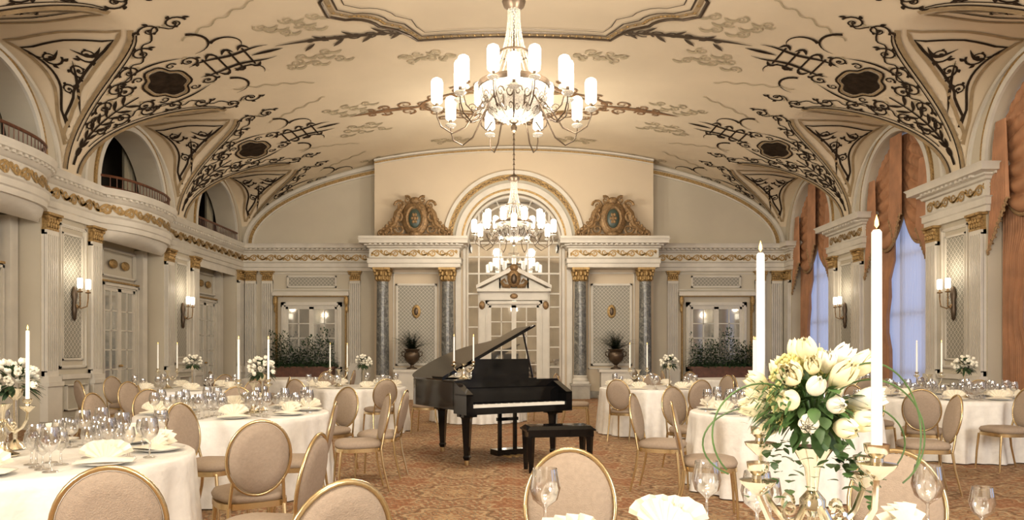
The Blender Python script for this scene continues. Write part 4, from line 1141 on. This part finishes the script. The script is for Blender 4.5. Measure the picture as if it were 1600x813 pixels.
for x0,x1 in ((0,.09),(1.41,1.5)):
    b.add([(x0,-.02,.86),(x1,-.02,.86),(x1,.3,1.0),(x0,.3,1.0),(x0,-.02,.84),(x1,-.02,.84),(x1,.3,.84),(x0,.3,.84)],[(0,1,2,3),(0,4,7,3),(1,5,6,2),(2,3,7,6),(0,1,5,4)])
b.box(.09,1.41,.16,.19,.70,.92); b.box(0,1.5,.28,.34,.7,1.0)
b.box(.0,1.5,.30,.62,.99,1.015)
b.obj('case',m_blk,pn,sharp=30)
b=MB(); b.box(.10,1.40,.0,.15,.70,.735); b.obj('white_keys',m_ivory,pn)
b=MB()
for i in range(51):
    if i%7 in (2,6): continue
    x=.10+1.3*(i+1)/52; b.box(x-.006,x+.006,.06,.15,.735,.748)
b.obj('black_keys',m_blk,pn)
b=MB(); prism(b,[(x+(cxo-x)*.08,y+(cyo-y)*.08) for x,y in outline(.62)],.93,.945); 
b.obj('soundboard',m_gold,pn)
b=MB(); b.box(.30,1.12,.40,.42,1.02,1.27); b.box(.22,1.2,.34,.46,1.012,1.03)
o=b.obj('music_desk',m_blk,pn)
lid=MB(); lo=[(x*1.02,y) for x,y in outline(.62)]
prism(lid,lo,.0,.022); prism(lid,[(.02,.62),(1.45,.62),(1.42,.92),(.02,.94)],.022,.042)
o=lid.obj('lid',m_blk,pn,sharp=30); o.location=(0,0,1.005); o.rotation_euler=(0,-radians(27),0)
b=MB(); b.tube([(1.42,.78,1.0),(1.26,.78,1.63)],.012,6); b.obj('prop_stick',m_blk,pn)
for (x,y) in ((.13,.22),(1.37,.22),(.42,1.5)):
    b=MB(); rr=[(.075,.66),(.085,.6),(.06,.56),(.055,.5),(.035,.12),(.045,.1),(.03,.06)]
    b.lathe([(r_*1.25,z) for r_,z in rr],4,(x,y,0)); b.box(x-.09,x+.09,y-.09,y+.09,.58,.67); l=b.obj('leg',m_blk,pn,sharp=20)
    b=MB(); b.lathe([(0,0),(.03,.0),(.03,.06),(0,.06)],12,(x,y,0)); b.obj('caster',m_cgold,l)
b=MB(); b.box(.62,.66,.3,.34,.14,.66); b.box(.84,.88,.3,.34,.14,.66); b.box(.55,.95,.22,.4,.08,.15); b.box(.6,.9,.3,.34,.5,.54); b.obj('pedal_lyre',m_blk,pn)
for x in (.65,.75,.85):
    b=MB(); b.box(x-.02,x+.02,.08,.24,.07,.085); b.obj('pedal',m_gold,pn)
bn=empty('piano_bench','black lacquered piano bench with padded top','bench',(.50,8.45,0),PA*.35)
b=MB(); b.box(-.38,.38,-.18,.18,.40,.47); b.box(-.4,.4,-.2,.2,.465,.485); b.obj('bench_frame',m_blk,bn)
b=MB()
rows=[[(sx_*(.39-.02*k),sy_*(.19-.02*k),.485+.018*k) for sx_,sy_ in ((-1,-1),(1,-1),(1,1),(-1,1),(-1,-1))] for k in (0,1,2)]+[[(0,0,.523)]*5]
b.grid(rows); b.obj('cushion',m_blk,bn)
for sx in (-1,1):
    for sy in (-1,1):
        b=MB(); b.lathe([(.045,.41),(.04,.3),(.026,.02),(.026,0),(0,0)],4,(sx*.34,sy*.145,0)); b.obj('leg',m_blk,bn,sharp=20)
pc=candelabrum((PXX+.20*cos(PA)-.44*sin(PA),PYY+.20*sin(PA)+.44*cos(PA),1.016),.2,.12,.20,.33,.010,'silver candelabra with two white candles standing on the piano',2)
# ------------------------------------------------------------ lights, world, camera
def area(loc,tgt,size,e,col):
    l=bpy.data.lights.new('fill_light','AREA'); l.energy=e; l.size=size; l.color=col
    o=bpy.data.objects.new('fill_light',l); o.location=loc; o.rotation_euler=(Vector(tgt)-Vector(loc)).to_track_quat('-Z','Y').to_euler(); COL.objects.link(o)
area((-6,-3.5,3.6),(1,15,4.4),2.5,720,(1,.93,.84)); area((6,-3.5,3.6),(-1,15,4.4),2.5,720,(1,.93,.84))  # added fill lights behind the camera, not fixtures of the room
wd=bpy.data.worlds.new('dusk'); SC.world=wd; wd.use_nodes=True
bg=wd.node_tree.nodes['Background']; bg.inputs[0].default_value=(.52,.64,.98,1); bg.inputs[1].default_value=1.15
cam=bpy.data.cameras.new('camera'); co=bpy.data.objects.new('camera',cam); COL.objects.link(co)
co.location=(0,0,H); co.rotation_euler=(pi/2,0,0); cam.sensor_width=36; cam.lens=36*F_/1600; cam.shift_y=(550-406.5)/1600; cam.shift_x=-3/1600; cam.clip_end=100; cam.clip_start=.05
SC.camera=co
SC.view_settings.view_transform='Standard'
